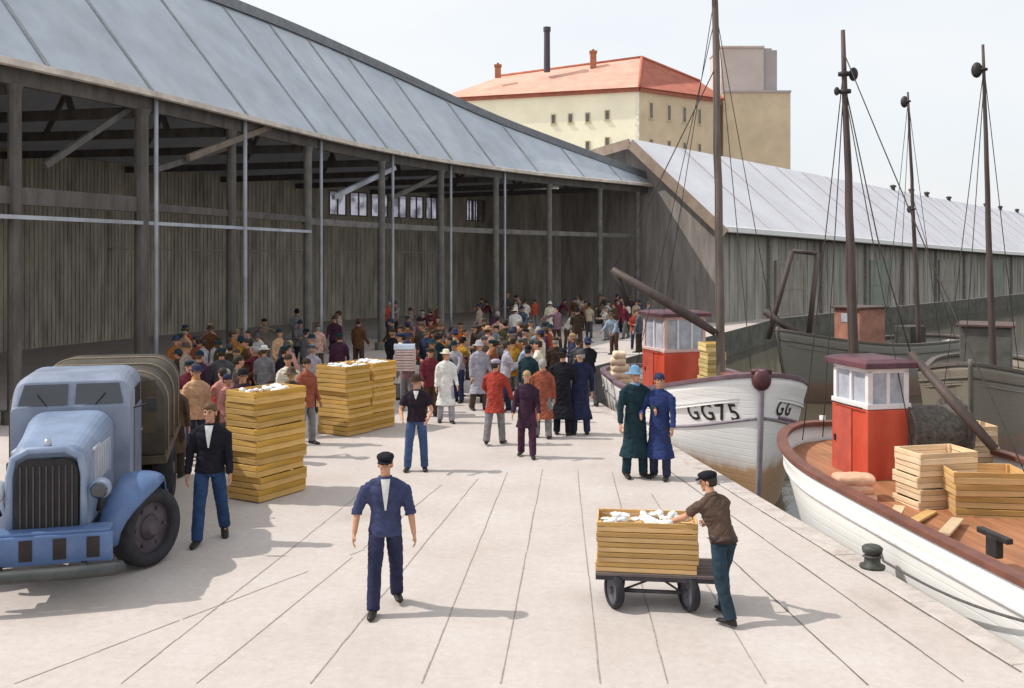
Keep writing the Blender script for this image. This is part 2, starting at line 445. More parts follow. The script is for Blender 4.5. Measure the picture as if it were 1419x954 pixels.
pipe(211, 0.2, 8.6, 0.065); pipe(335, 0.2, 8.5, 0.07); pipe(441, 0.2, 8.5, 0.06); pipe(541, 0.2, 8.5, 0.06)
pipe(622, 0.2, 8.5, 0.06); pipe(697, 0.2, 8.5, 0.06)
def brace(a, b, w_, m, off=0.25):
    mb = MB(); p = front(a[0], a[1], off); q = front(b[0], b[1], off); mb.beam(p, q, w_, w_ * 1.2)
    hb(mb, 'brace', m)
brace((190, 8.2), (72, 6.3), 0.13, timber_dark)
brace((322, 7.6), (216, 6.5), 0.14, timber_dark, 0.15)
brace((372, 8.55), (258, 7.0), 0.16, timber_brown, -0.05)
brace((552, 8.0), (468, 6.4), 0.16, pipe_pale, 0.2)
brace((626, 8.2), (548, 6.6), 0.16, timber_dark, 0.3)
def rail(x0, x1, z, h, m, off=0.0, name='tie_beam'):
    mb = MB(); rings = []
    for k in range(13):
        x = x0 + (x1 - x0) * k / 12; p = front(x, z, off); i, f = at_front(x); n = NI[i]
        rings.append([p - n * .09, p + n * .09, p + n * .09 - U(h), p - n * .09 - U(h)])
    mb.loft(rings); hb(mb, name, m)
rail(-50, 190, 5.7, 0.42, timber_dark, 0.1)
rail(-50, 428, 5.02, 0.10, pipe_pale, -0.02)
rail(205, 428, 5.55, 0.22, timber_dark, 0.15)
rail(428, 884, 5.5, 0.25, mat('column_grey', (0.17, 0.16, 0.145)), 0.2)
rail(300, 700, 4.3, 0.06, timber_brown, 4.0)
# roof trusses inside
mb = MB()
for x in col_x[1:-1]:
    a = front(x, HE - 0.9, 0.3); b = front(x, HE - 0.7, DEPTH - 0.5)
    c = front(x, 0, 4.2); i, f = at_front(x); c.z = RH[i] - 0.5
    mb.beam(a, b, 0.14, 0.3); mb.beam(a + (b - a) * .15, c, 0.1, 0.16); mb.beam(a + (b - a) * .5, c, 0.1, 0.16)
hb(mb, 'truss', timber_dark)
# back wall with a clerestory of frosted panes and end wall
def hall_walls():
    o = DEPTH - 0.4
    P = [EC[i] + NI[i] * o for i in range(ns)]
    mb = MB(); wb = MB(); fb = MB()
    z0, z1, z2 = 6.7, 8.2, 8.6
    P.append(Vector((3.4, 68.2, 0)))
    def win_at(a, b): q = CX + (a.x + b.x) / (a.y + b.y) * F; return 445 < q < 605 or 650 < q < 722
    for i in range(ns):
        a, b = P[i], P[i + 1]
        d = (b - a).normalized(); n = NI[min(i, ns - 1)]
        for u in (.0, .2, .4, .6, .8):
            c = a.lerp(b, u) - n * .018; mb.beam(c + U(.05), c + U(8.55 if not win_at(a, b) else 6.65), .05, .035, up=d)
        def slab(u0, u1, za, zb, t=0.1):
            p = a.lerp(b, u0); q = a.lerp(b, u1)
            mb.add([p + U(za), q + U(za), q + U(zb), p + U(zb), p + n * t + U(za), q + n * t + U(za), q + n * t + U(zb), p + n * t + U(zb)],
                   [(0, 1, 2, 3), (7, 6, 5, 4), (0, 4, 5, 1), (3, 2, 6, 7), (0, 3, 7, 4), (1, 5, 6, 2)])
        px_ = CX + (a.x + b.x) / (a.y + b.y) * F
        win = 445 < px_ < 605 or 650 < px_ < 722
        if win:
            slab(0, 1, 0, z0); slab(0, 1, z1, z2); slab(0, .1, z0, z1); slab(.9, 1, z0, z1)
            p = a.lerp(b, .1) + n * .05; q = a.lerp(b, .9) + n * .05
            wb = MB(); fb = MB(); wb.add([p + U(z0), q + U(z0), q + U(z1), p + U(z1)], [(0, 1, 2, 3)])
            for u in (.1, .5, .9):
                c = a.lerp(b, u); fb.beam(c + U(z0), c + U(z1), .08, .08, up=d)
            for z in (z0, z1): fb.beam(a.lerp(b, .1) + U(z), a.lerp(b, .9) + U(z), .07, .07)
            wf = hb(fb, 'window_frame', timber_brown); hb(wb, 'window_pane', glass_pale, parent=wf)
        else:
            slab(0, 1, 0, z2)
    hb(mb, 'back_wall', board_olive)
    eb = MB(); n = NI[0]; t = (EC[1] - EC[0]).normalized() * 0.1
    poly = [EC[0] + n * .3, EC[0] + n * (DEPTH - .5)]
    pts = [poly[0] + U(0), poly[0] + U(HE - .1), EC[0] + n * RW[0] + U(RH[0] - .35), poly[1] + U(8.3), poly[1]]
    eb.add(pts + [p + t for p in pts], [(0, 1, 2, 3, 4), (9, 8, 7, 6, 5)] + [(k, 5 + k, 5 + (k + 1) % 5, (k + 1) % 5) for k in range(5)])
    hb(eb, 'end_wall', board_olive)
hall_walls()

# ------------------------------------------------------------------ second hall behind the boats
wh = empty('quay_warehouse', tuple(E2))
tag(wh, 'dark walled harbour warehouse with pale grey sloping roof behind the boats', 'warehouse')
LEN2 = 240.0
pale_roof = mat('pale_sheet_roof', (0.66, 0.65, 0.69), 0.6, 0.08, 0.4, 0.1, 8, dirt=(0.5, 0.49, 0.53), dirt_amt=0.6)
def ww(s, o, z):  # along the hall, inwards from the front wall, height
    return HV * s - HN * o + U(z)
def drop(s): return 0.0215 * s * min(1, 60 / max(s, 60)) ** .3
def warehouse():
    EH, AH, W2 = 6.4, 11.58, 5.77
    # front wall of vertical boards
    mb = MB()
    mb.beam(ww(0.25, 0.15, 0), ww(0.25, 0.15, EH), 0.3, 0.3)
    rings = []
    S = [0, 12, 25, 40, 55, 80, 120, 160, 200, 240]
    for s in S:
        rings.append([ww(s, 0, 0), ww(s, 0, EH - drop(s) + .1), ww(s, .25, EH - drop(s) + .2), ww(s, .25, 0)])
    mb.loft(rings)
    for k in range(100): mb.beam(ww(.9 + k * 1.1, -.02, .05), ww(.9 + k * 1.1, -.02, EH - .3 - drop(.9 + k * 1.1)), .06, .04, up=HV)
    wall = mb.build('front_wall', mat('warehouse_boards', (0.34, 0.325, 0.285), 0.85, 0.35, 0.8, 0.25, 12, stretch=(1.5, 1.5, 0.25), dirt=(0.24, 0.24, 0.205), dirt_amt=0.8), wh)
    # posts, doors, beam under the eave
    for k in range(18):
        pb = MB(); pb.box(ww(6 + k * 8, -.08, 2.9 - drop(6 + k * 8) / 2), (.3, .3, 5.8 - drop(6 + k * 8)), rz=math.atan2(HV.y, HV.x))
        pb.build('wall_post', mat('post_grey_brown', (0.23, 0.215, 0.19), 0.8, 0.3), wh)
    for k in range(6):
        db = MB(); s0 = 9 + k * 16
        c = ww(s0, -.09, 1.9); db.box(c, (4.2, .1, 3.8), rz=math.atan2(HV.y, HV.x))
        for u in (-2.0, 2.0): db.box(ww(s0 + u, -.15, 1.9), (.18, .06, 3.8), rz=math.atan2(HV.y, HV.x))
        for z in (.2, 1.9, 3.6): db.box(ww(s0, -.148, z), (3.8, .05, .18), rz=math.atan2(HV.y, HV.x))
        db.build('sliding_door', mat('door_green_grey', (0.25, 0.265, 0.23), 0.8, 0.3, 1.5, stretch=(2, 2, .3)) if k % 2 else mat('door_brown_grey', (0.31, 0.28, 0.24), 0.8, 0.3, 1.5, stretch=(2, 2, .3)), wh)
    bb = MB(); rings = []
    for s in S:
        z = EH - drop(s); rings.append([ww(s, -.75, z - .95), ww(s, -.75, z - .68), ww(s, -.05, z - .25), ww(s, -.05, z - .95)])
    bb.loft(rings); bb.build('eave_beam', mat('eave_dark_timber', (0.10, 0.095, 0.09), 0.85, 0.3), wh)  # eave beam in one plain dark timber tone
    # roof
    rb = MB(); rings = []
    for s in [-1.2] + S[1:]:
        z = -drop(max(s, 0)); t = .18
        top = [ww(s, -.95, EH - .72 + .1 + z), ww(s, W2, AH + z), ww(s, 2 * W2 + 1.5, AH - 1.2 + z)]
        rings.append(top + [p - U(t) for p in reversed(top)])
    rb.loft(rings)
    rf = rb.build('roof', pale_roof, wh)
    for k in range(1, 26):
        sb = MB(); s = k * 4.6; z = -drop(s); nn = (HN * .74 + U(.67)).normalized()
        sb.beam(ww(s, -.9, EH - .62 + z) + nn * .05, ww(s, W2 - .1, AH - .08 + z) + nn * .05, .07, .05, up=nn)
        sb.build('roof_seam', mat('pale_seam', (0.50, 0.47, 0.49), 0.6), rf)
    eb = MB(); rings = []
    for s in [-1.25] + S[1:]:
        z = EH - .62 - drop(max(s, 0)); rings.append([ww(s, -.93, z - .28), ww(s, -1.04, z - .24), ww(s, -1.03, z + .06), ww(s, -.9, z + .1)])
    eb.loft(rings); eb.build('gutter', mat('gutter_white', (0.78, 0.77, 0.76), 0.6, 0.08), wh)
    # gable end: dark boards, brown barge boards
    gb = MB()
    L2 = 2 * W2 + 1.5
    poly = [ww(-.02, .1, 0), ww(-.02, .1, EH - .1), ww(-.02, W2, AH - .25), ww(-.02, L2 - .3, AH - 1.42), ww(-.02, L2 - .3, 0)]
    gb.add(poly + [p + HV * .2 for p in poly], [(0, 1, 2, 3, 4), (9, 8, 7, 6, 5)] + [(k, 5 + k, 5 + (k + 1) % 5, (k + 1) % 5) for k in range(5)])
    gb.build('gable_wall', mat('gable_boards', (0.30, 0.27, 0.245), 0.85, 0.3, 1.2, .2, 12, stretch=(2, 2, .3)), wh)
    brown = mat('barge_board_brown', (0.30, 0.225, 0.175), 0.75, 0.2, 1.5)
    def barge(a, b):
        q = MB(); q.beam(a - HV * .1, b - HV * .1, .1, .62); q.build('barge_board', brown, wh)
    barge(ww(-1.25, -1.0, EH - 1.0), ww(-1.25, W2 + .05, AH - .32)); barge(ww(-1.25, W2 + .1, AH - .3), ww(-1.25, L2 + .1, AH - 1.5))
    # small ridge ventilators
    for x in (1237, 1262, 1284, 1314, 1366, 1386, 1410):
        best = min((abs(CX + (E2 + ww(s, W2, 0)).x / (E2 + ww(s, W2, 0)).y * F - x), s) for s in [k * .5 for k in range(0, 400)])[1]
        vb = MB(); c = ww(best, W2, AH - drop(best) - .1)
        vb.tube([c, c + U(.4)], .2, n=10); vb.ell(c + U(.42), (.46, .3, .16), n=12, m=6, M=Matrix.Rotation(math.atan2(HV.y, HV.x), 3, 'Z'))
        vb.build('ridge_vent', mat('vent_dark', (0.07, 0.065, 0.06), 0.6), wh, smooth=True)
warehouse()

# ------------------------------------------------------------------ house and tower in the town behind
def apartment():
    Bz = Vector((16.8, 130, 0))
    ho = empty('apartment_house', tuple(Bz))
    tag(ho, 'tall pale yellow house with orange tiled hip roof behind the market hall', 'house')
    EHt = 26.4
    dl = Vector((-.945, .327, 0)).normalized(); dr_ = Vector((.80, .60, 0)).normalized()
    A = Vector((0, 0, 0)); Lf = dl * 28.0; Rt = dr_ * 15.5
    Bk1 = Lf + Vector((.2, 18, 0)); Bk2 = Rt + Vector((.2, 14, 0))
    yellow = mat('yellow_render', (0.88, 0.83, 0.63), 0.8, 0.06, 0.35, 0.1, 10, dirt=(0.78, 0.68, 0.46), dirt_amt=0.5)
    tan = mat('tan_shade_render', (0.60, 0.48, 0.33), 0.8, 0.1, 0.35, 0.1, 10, dirt=(0.5, 0.39, 0.27), dirt_amt=0.6)  # shade of the house's right side painted in as tan; tower base reuses it
    mb = MB()
    ring = [A, Rt, Bk2, Bk1, Lf]
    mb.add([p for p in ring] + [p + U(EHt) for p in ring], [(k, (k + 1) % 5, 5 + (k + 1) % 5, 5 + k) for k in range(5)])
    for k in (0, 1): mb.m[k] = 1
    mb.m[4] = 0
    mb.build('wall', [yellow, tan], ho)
    # pale quoins at the corner and a cornice
    qb = MB(); n_out = Vector((-.15, -1, 0)).normalized()
    for k in range(22):
        qb.box(A + dl * .28 + n_out * .03 + U(EHt - .9 - k * .75), (.6 if k % 2 else .35, .12, .6), rz=math.atan2(dl.y, dl.x))
    qb.build('quoin', mat('pale_quoin', (0.8, 0.77, 0.66), 0.8, .08), ho)
    cb = MB(); cb.beam(Lf + n_out * .2 + U(EHt - .25), A + n_out * .2 + U(EHt - .25), .5, .45); cb.beam(A + Vector((.5, -.86, 0)) * .2 + U(EHt - .26), Rt + Vector((.5, -.86, 0)) * .2 + U(EHt - .26), .5, .42)
    cb.build('cornice', mat('cornice_red_brown', (0.36, 0.13, 0.085), 0.8, .15, 1), ho)
    # roof
    tile_o = mat('tile_orange', (0.66, 0.37, 0.285), 0.8, 0.16, 0.5, 0.4, 5, dirt=(0.66, 0.43, 0.34), dirt_amt=0.6, stretch=(1, 1, 3))
    tile_r = mat('tile_red_shade', (0.46, 0.155, 0.105), 0.8, 0.16, 0.5, 0.4, 5, dirt=(0.36, 0.1, 0.07), dirt_amt=0.6, stretch=(1, 1, 3))  # darker copy for the right slopes, their shade put into the tile colour
    ov = .9
    a = A + Vector((-.05, -ov, EHt)); l = Lf + dl * ov + Vector((0, -ov, EHt)); r = Rt + dr_ * ov + Vector((.3, -ov, EHt))
    b1 = Bk1 + Vector((-ov, ov, EHt)); b2 = Bk2 + Vector((ov, ov, EHt))
    pk = Vector((1.2, 6.5, EHt + 5.3)); pl = Lf + Vector((8.0, 6.5, EHt + 4.4)); pr = Rt + Vector((-1.5, 6.0, EHt + 3.6))
    rb = MB(); V = [a, l, r, b1, b2, pk, pl, pr]
    rb.add(V, [(1, 0, 5, 6), (0, 2, 7, 5), (2, 4, 7), (4, 3, 6, 5, 7), (3, 1, 6), (0, 1, 3, 4, 2)])
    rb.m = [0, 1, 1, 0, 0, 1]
    rf = rb.build('roof', [tile_o, tile_r], ho)
    hbm = MB(); hbm.tube([a + U(.12), pk + U(.12)], .2, n=8); hbm.tube([pl + U(.1), pk + U(.1)], .2, n=8); hbm.tube([pk + U(.1), pr + U(.1)], .2, n=8)
    hbm.build('ridge_tile', mat('ridge_tile_red', (0.48, 0.16, 0.1), 0.8, .2, 1), rf, smooth=True)
    brick = mat('chimney_brick', (0.45, 0.17, 0.10), 0.85, 0.2, 2)
    def chim(x, ytop, ybase, d, wd, m, nm, r=None):
        t = dp(x, ytop, d) - Bz; b = dp(x, ybase, d) - Bz; q = MB()
        if r: q.tube([b, b.lerp(t, .9), b.lerp(t, .905), t], [r, r * .92, r * 1.15, r * 1.15], n=12)
        else:
            q.box((t + b) / 2, (wd, wd * .8, (t - b).length)); q.box(t - U(.15), (wd * 1.25, wd * 1.05, .3)); q.tube([t - U(.05), t + U(.25)], wd * .2, n=8)
        q.build(nm, m, rf)
    chim(690, 90, 108, 138, .85, brick, 'chimney'); chim(822, 71, 95, 137, .85, brick, 'chimney')
    chim(758, 38, 100, 137, .6, mat('flue_dark', (0.07, 0.06, 0.08), 0.6), 'flue', r=.45)
    # windows
    fr = mat('window_frame_pale', (0.55, 0.47, 0.30), 0.7, .1); gl = mat('window_dark_glass', (0.13, 0.12, 0.11), 0.2, .3, 2, spec=.5)
    def win(base, dv, nrm, s, z, w_, h_):
        q = MB(); c = base + dv * s + nrm * .03 + U(z); rz = math.atan2(dv.y, dv.x)
        for u in (-1, 1): q.box(c + dv * (u * (w_ / 2 + .06)), (.12, .10, h_ + .24), rz=rz)
        for u in (-1, 1): q.box(c + U(u * (h_ / 2 + .06)), (w_, .11, .12), rz=rz)
        q.box(c - U(h_ / 2 + .16) + nrm * .06, (w_ + .4, .22, .08), rz=rz)
        o = q.build('window', fr, ho); g = MB(); g.box(c - nrm * .02, (w_ - .01, .05, h_ - .01), rz=rz); g.build('pane', gl, o)
    nl = Vector((dl.y, -dl.x, 0)); nl = nl if nl.y < 0 else -nl
    nr = Vector((dr_.y, -dr_.x, 0))
    for s, zs in ((4.3, (23.0, 19.4, 16.2)), (7.0, (22.8, 19.0)), (9.4, (22.8,)), (11.8, (22.8,))):
        for z in zs: win(A, dl, nl, s, z, .5, 1.15)
    for s in (2.2, 5.6, 8.6, 11.6):
        for z in (23.6, 19.0): win(A, dr_, nr, s, z, .55, 2.0 if z > 20 else 1.5)
    # tower block to the right
    tb = dp(1003, 357, 141); tb.z = 0
    to = empty('stone_tower', tuple(tb)); tag(to, 'plain tan square tower block with stepped top behind the warehouse roof', 'tower')
    lil = mat('tower_lilac_render', (0.56, 0.48, 0.44), 0.85, 0.08, .3, .1, 8, dirt=(0.47, 0.40, 0.38), dirt_amt=.6)
    lild = mat('tower_grey_render', (0.40, 0.355, 0.35), 0.85, 0.1, .3, .1, 8)
    sx = 141 / F
    q = MB(); q.box((47 * sx, 5, 13.9), (94 * sx, 9, 27.8)); lo = q.build('lower_block', tan, to, bevel=.08)
    q = MB(); q.box((29 * sx + .05, 5.6, 31.0), (60 * sx, 8, 6.9)); q.box((29 * sx, 5.5, 34.5), (62 * sx, 8.4, .3)); q.build('upper_block', lil, to, bevel=.06)
    q = MB(); q.box((68 * sx, 6.2, 30.9), (22 * sx, 8.5, 6.5)); q.box((65 * sx, 6.2, 34.2), (14 * sx, 8.2, .5)); q.build('stair_block', lild, to, bevel=.06)
    q = MB(); q.box((47 * sx, 4.95, 27.86), (95 * sx, 9.3, .3)); q.build('parapet', lild, to)
apartment()
# ------------------------------------------------------------------ people
dg_cache = []
def organic(mb, voxel, smooth=4, fac=0.5, wrinkle=0.0, wscale=9.0, name='body'):
    me = mb.mesh(name + '_raw', recalc=True)
    o = bpy.data.objects.new(name + '_raw', me); col.objects.link(o)
    r = o.modifiers.new('r', 'REMESH'); r.mode = 'VOXEL'; r.voxel_size = voxel; r.use_smooth_shade = True
    s = o.modifiers.new('s', 'SMOOTH'); s.factor = fac; s.iterations = smooth
    dg = bpy.context.evaluated_depsgraph_get(); dg.update()
    res = bpy.data.meshes.new_from_object(o.evaluated_get(dg)); res.name = name
    bpy.data.objects.remove(o); bpy.data.meshes.remove(me)
    if wrinkle:
        nr = [v.normal.copy() for v in res.vertices]
        for v, n in zip(res.vertices, nr):
            p = v.co; q = Vector((p.x * wscale, p.y * wscale, p.z * wscale * 0.55))
            k = noise.noise(q) + 0.5 * noise.noise(q * 2.1 + Vector((3, 1, 7)))
            q2 = Vector((p.x * wscale * .8, p.y * wscale * .8, p.z * wscale * 2.0 + p.x * wscale * .9))
            k = .7 * k - 1.1 * max(0, .32 - abs(noise.noise(q2 + Vector((5, 2, 1))))) / .32
            v.co = p + n * (wrinkle * k)
    for p in res.polygons: p.use_smooth = True
    return res

class Pose:
    def __init__(s, **k):
        d = dict(H=1.75, lean=0.0, twist=0.0, head=0.0, nod=0.0, wide=1.0,
                 legL=(0, 0), legR=(0, 0), spread=0.03,
                 armL=(5, 12, 15), armR=(5, 12, 15), inL=0.0, inR=0.0,
                 coat='jacket', sleeve='long', hem=0.10, hat='flat_cap', apron=False, vox=0.011, shirt=False)
        d.update(k); s.__dict__.update(d)

def rotx(v, a):  # positive = forward (towards -Y) for a hanging vector
    c, s_ = math.cos(a), math.sin(a)
    return Vector((v.x, v.y * c + v.z * s_, -v.y * s_ + v.z * c))

def build_person_meshes(P):
    k = P.H / 1.75
    hip = Vector((0, 0, 0.92))
    ln = R(P.lean)
    up = Vector((0, -math.sin(ln), math.cos(ln)))
    bk = Vector((0, math.cos(ln), math.sin(ln)))
    def sp(t, back=0.0): return hip + up * t + bk * back
    J = {}
    for sgn, nm in ((1, 'L'), (-1, 'R')):
        hp, kn = getattr(P, 'leg' + nm); hp = R(hp); kn = R(kn)
        h = hip + Vector((sgn * .09, 0, -.02))
        kp = h + Vector((sgn * P.spread, -math.sin(hp) * .43, -math.cos(hp) * .43))
        an = kp + Vector((sgn * P.spread * .5, -math.sin(hp - kn) * .42, -math.cos(hp - kn) * .42))
        J[nm] = [h, kp, an, hp - kn]
    low = min(J['L'][2].z, J['R'][2].z); dz = 0.085 - low
    def sh(v): return Vector((v.x, v.y, v.z + dz))
    for nm in 'LR': J[nm][:3] = [sh(v) for v in J[nm][:3]]
    hip = sh(hip)
    A = {}
    for sgn, nm in ((1, 'L'), (-1, 'R')):
        pt, ab, el = [R(v) for v in getattr(P, 'arm' + nm)]; inn = R(getattr(P, 'in' + nm))
        s0 = sp(.452, .0) + Vector((sgn * .182 * P.wide, 0, 0)) + Vector((0, -sgn * math.sin(R(P.twist)) * .12, 0))
        d1 = Vector((sgn * math.sin(ab), -math.sin(pt) * math.cos(ab), -math.cos(pt) * math.cos(ab)))
        e = s0 + d1 * .29
        d2 = Vector((sgn * (math.sin(ab) * .6 - math.sin(inn)), -math.sin(pt + el), -math.cos(pt + el))).normalized()
        wv = e + d2 * .255
        A[nm] = (s0, e, wv, d2)
    # ---- head frame
    nk = sp(.545, .005); hc = nk + (up * .7 + Vector((0, 0, .3))).normalized() * .155 + Vector((0, -.012, 0))
    HM = Matrix.Rotation(R(P.head), 3, 'Z') @ Matrix.Rotation(R(P.nod), 3, 'X')
    def hp_(x, y, z): return hc + HM @ Vector((x, y, z))
    # ---- body
    b = MB()
    def torso(mbx, rows):
        rings = []
        for t, rx, ry in rows:
            c = sp(t); rings.append([c + Vector((rx * math.cos(2 * PI * q / 20), 0, 0)) + bk * (ry * math.sin(2 * PI * q / 20)) for q in range(20)])
        mbx.loft(rings)
    W = P.wide
    torso(b, [(-.07, .12, .085), (.02, .15, .10), (.12, .135, .092), (.3, .155, .10), (.42, .150 * W, .082), (.46, .115, .068), (.54, .06, .058)])
    b.tube([sp(.50), nk, hc + Vector((0, .01, -.05))], [.062, .056, .055], n=12)
    b.ell(hp_(0, .012, .022), (.076, .094, .100), M=HM)              # skull
    b.ell(hp_(0, -.022, -.052), (.058, .066, .066), M=HM)            # jaw
    b.ell(hp_(0, -.066, -.098), (.024, .020, .018), M=HM)            # chin
    b.tube([hp_(0, -.080, .022), hp_(0, -.104, -.022), hp_(0, -.088, -.036)], [.011, .016, .010], n=8)   # nose
    for sg in (-1, 1):
        b.ell(hp_(sg * .078, .012, -.012), (.011, .021, .032), M=HM)  # ear
        b.ell(hp_(sg * .036, -.070, -.022), (.022, .016, .018), M=HM)  # cheek
        b.ell(hp_(sg * .033, -.078, .034), (.026, .012, .009), M=HM)  # brow
    b.ell(hp_(0, -.084, -.062), (.024, .010, .010), M=HM)            # lips
    for sgn, nm in ((1, 'L'), (-1, 'R')):
        s0, e, wv, d2 = A[nm]
        b.tube([s0, s0.lerp(e, .4), e, e.lerp(wv, .35), wv], [.026, .038, .036, .038, .027], n=12)
        # hand: palm, four fingers, thumb
        side = Vector((sgn, 0, 0)); med = -(side - d2 * side.dot(d2)).normalized(); a = med.cross(d2).normalized()
        if a.y > 0: a = -a
        pr = []
        for t, rw, rt in ((-.01, .026, .022), (.03, .036, .019), (.07, .042, .017), (.095, .040, .014)):
            c = wv + d2 * t; pr.append([c + a * (rw * math.cos(2 * PI * q / 12)) + med * (rt * math.sin(2 * PI * q / 12)) for q in range(12)])
        b.loft(pr)
        for fi, (off, L_) in enumerate(((.034, .068), (.0115, .078), (-.0115, .074), (-.034, .056))):
            p0 = wv + d2 * .082 + a * off
            p1 = p0 + (d2 + med * .25).normalized() * (L_ * .5) + a * (off * .12)
            p2 = p1 + (d2 + med * .95).normalized() * (L_ * .5)
            b.tube([p0, p1, p2], [.0095, .009, .0072], n=8)
        t0 = wv + d2 * .025 + a * .026; t1 = t0 + (d2 * .6 + a * .75 + med * .3).normalized() * .042; t2 = t1 + (d2 * .9 + a * .2 + med * .5).normalized() * .032
        b.tube([t0, t1, t2], [.014, .011, .0085], n=8)
        h, kp, an, ang = J[nm]
        b.tube([h, h.lerp(kp, .5), kp, kp.lerp(an, .35), an], [.082, .070, .052, .052, .036], n=12)
        b.tube([an, an + Vector((sgn * .01, -.02, -.045)), an + Vector((sgn * .02, -.10, -.060))], [.034, .028, .018], n=8)
    out = {'body': organic(b, P.vox * .7, 3, .45, name='person_body')}
    # eyes
    for sg in (-1, 1):
        ey = MB(); ey.ell(hp_(sg * .032, -.081, .012), (.012, .009, .007), n=8, m=5, M=HM)
        out['eyeL' if sg > 0 else 'eyeR'] = ey.mesh('person_eye', smooth=True)
    # ---- upper clothing
    j = MB(); hm = P.hem
    rows = [(-hm, .196 + .15 * max(0, hm - .12), .135 + .17 * max(0, hm - .12)), (-hm * .5, .196, .136), (.06, .184, .129), (.18, .172, .122), (.32, .190 * W, .126), (.41, .200 * W, .118), (.455, .190 * W, .104), (.490, .150 * W, .092), (.520, .098, .082), (.555, .074, .07)]
    torso(j, rows)
    if P.apron: pass
    for sgn, nm in ((1, 'L'), (-1, 'R')):
        s0, e, wv, d2 = A[nm]
        sl = s0 - U(.008)
        j.tube([sp(.505) + Vector((sgn * .04, 0, 0)), sp(.478) + Vector((sgn * .10 * W, 0, 0)), s0 + Vector((-sgn * .022, 0, -.012)), s0 + Vector((sgn * .004, 0, -.055))], [.060, .066, .066, .068], n=14)
        if P.sleeve == 'long':
            j.tube([sl, s0.lerp(e, .45), e, e.lerp(wv, .5), wv - d2 * .005], [.070, .068, .059, .054, .047], n=12)
        elif P.sleeve == 'elbow':
            j.tube([sl, s0.lerp(e, .45), e, e + d2 * .05], [.070, .071, .068, .069], n=12)
        else:
            j.tube([sl, s0.lerp(e, .45), s0.lerp(e, .72)], [.068, .068, .070], n=12)
        if hm > .3:
            pass
    cname = 'coat' if hm > .3 else 'jacket'
    out[cname] = organic(j, P.vox, 6, .5, .0095, 7.0, name=cname)
    # collar
    cl = MB(); rings = []
    for t, r1, r2 in ((.525, .088, .085), (.565, .078, .074), (.570, .070, .066), (.53, .066, .064)):
        c = sp(t, .004); rings.append([c + Vector((r1 * math.cos(2 * PI * q / 18), 0, 0)) + bk * (r2 * math.sin(2 * PI * q / 18)) for q in range(18)])
    cl.loft(rings, cap=False); out['collar'] = cl.mesh('collar', smooth=True)
    # ---- trousers
    t = MB()
    torso(t, [(-.10, .150, .115), (-.02, .165, .118), (.07, .158, .112), (.11, .150, .108)])
    for sgn, nm in ((1, 'L'), (-1, 'R')):
        h, kp, an, ang = J[nm]
        t.tube([h + Vector((0, 0, .03)), h.lerp(kp, .5), kp, kp.lerp(an, .5), an - (kp - an).normalized() * .028], [.094, .094, .083, .079, .076], n=14)
    out['trousers'] = organic(t, P.vox, 3, .5, .005, 6.0, name='trousers')
    # ---- shoes
    for sgn, nm in ((1, 'L'), (-1, 'R')):
        h, kp, an, ang = J[nm]; s_ = MB()
        pitch = max(-.5, min(.6, -ang * .8)) if an.z > .12 else 0.0
        fw = Vector((sgn * .18, -math.cos(pitch), -math.sin(pitch))).normalized(); uu = Vector((0, -math.sin(pitch), math.cos(pitch)))
        sd_ = fw.cross(uu).normalized(); base = an + Vector((0, .0, -.085))
        rings = []
        for d_, rw, hh in ((-.080, .024, .05), (-.062, .040, .085), (.0, .048, .10), (.06, .048, .078), (.12, .049, .055), (.17, .043, .045), (.195, .022, .028)):
            c = base + fw * d_
            rings.append([c + sd_ * (rw * math.cos(2 * PI * q / 14)) + uu * (hh * .5 + hh * .5 * math.sin(2 * PI * q / 14)) for q in range(14)])
        s_.loft(rings); out['shoe' + nm] = s_.mesh('shoe', smooth=True)
    # ---- head wear / hair
    hw = MB()
    def ringz(z, rx, ry, yo=0.0): return [hp_(rx * math.cos(2 * PI * q / 20), yo + ry * math.sin(2 * PI * q / 20), z) for q in range(20)]
    hr = MB()
    hr.loft([ringz(-.055, .060, .055, .045), ringz(-.02, .078, .085, .030), ringz(.03, .083, .096, .022), ringz(.06, .083, .102, .012), ringz(.10, .070, .085, .012), ringz(.127, .03, .04, .012)])
    out['hair'] = hr.mesh('hair', smooth=True)
    if P.hat == 'flat_cap':
        hw.loft([ringz(.040, .084, .103, .008), ringz(.055, .090, .110, .008), ringz(.085, .100, .122, .004), ringz(.108, .090, .108, .006), ringz(.128, .05, .06, .010)])
        rings = []
        for x in (-.075, -.05, -.02, .02, .05, .075):
            dpt = .055 * math.sqrt(max(0, 1 - (x / .085) ** 2)); y0 = -.075 - .02 * (1 - (x / .08) ** 2)
            rings.append([hp_(x, y0, .052), hp_(x, y0 - dpt, .036), hp_(x, y0 - dpt, .028), hp_(x, y0, .040)])
        hw.loft(rings); out['cap'] = hw.mesh('cap', smooth=True)
    elif P.hat == 'hat':
        hw.loft([ringz(.052, .140, .155, .005), ringz(.046, .143, .158, .005), ringz(.046, .09, .105, .008), ringz(.05, .088, .104, .008), ringz(.12, .080, .094, .01), ringz(.145, .06, .07, .01), ringz(.138, .02, .03, .01)])
        out['hat'] = hw.mesh('hat', smooth=True)
    elif P.hat == 'beanie':
        hw.loft([ringz(.030, .086, .104, .012), ringz(.05, .090, .108, .012), ringz(.09, .084, .100, .014), ringz(.125, .06, .07, .016), ringz(.143, .02, .025, .018)])
        out['knitted_cap'] = hw.mesh('knitted_cap', smooth=True)
    elif P.hat == 'souwester':
        hw.loft([ringz(.02, .135, .175, .05), ringz(.012, .138, .18, .05), ringz(.04, .092, .108, .015), ringz(.10, .082, .096, .014), ringz(.145, .05, .06, .015), ringz(.155, .015, .02, .015)])
        out['rain_hat'] = hw.mesh('rain_hat', smooth=True)
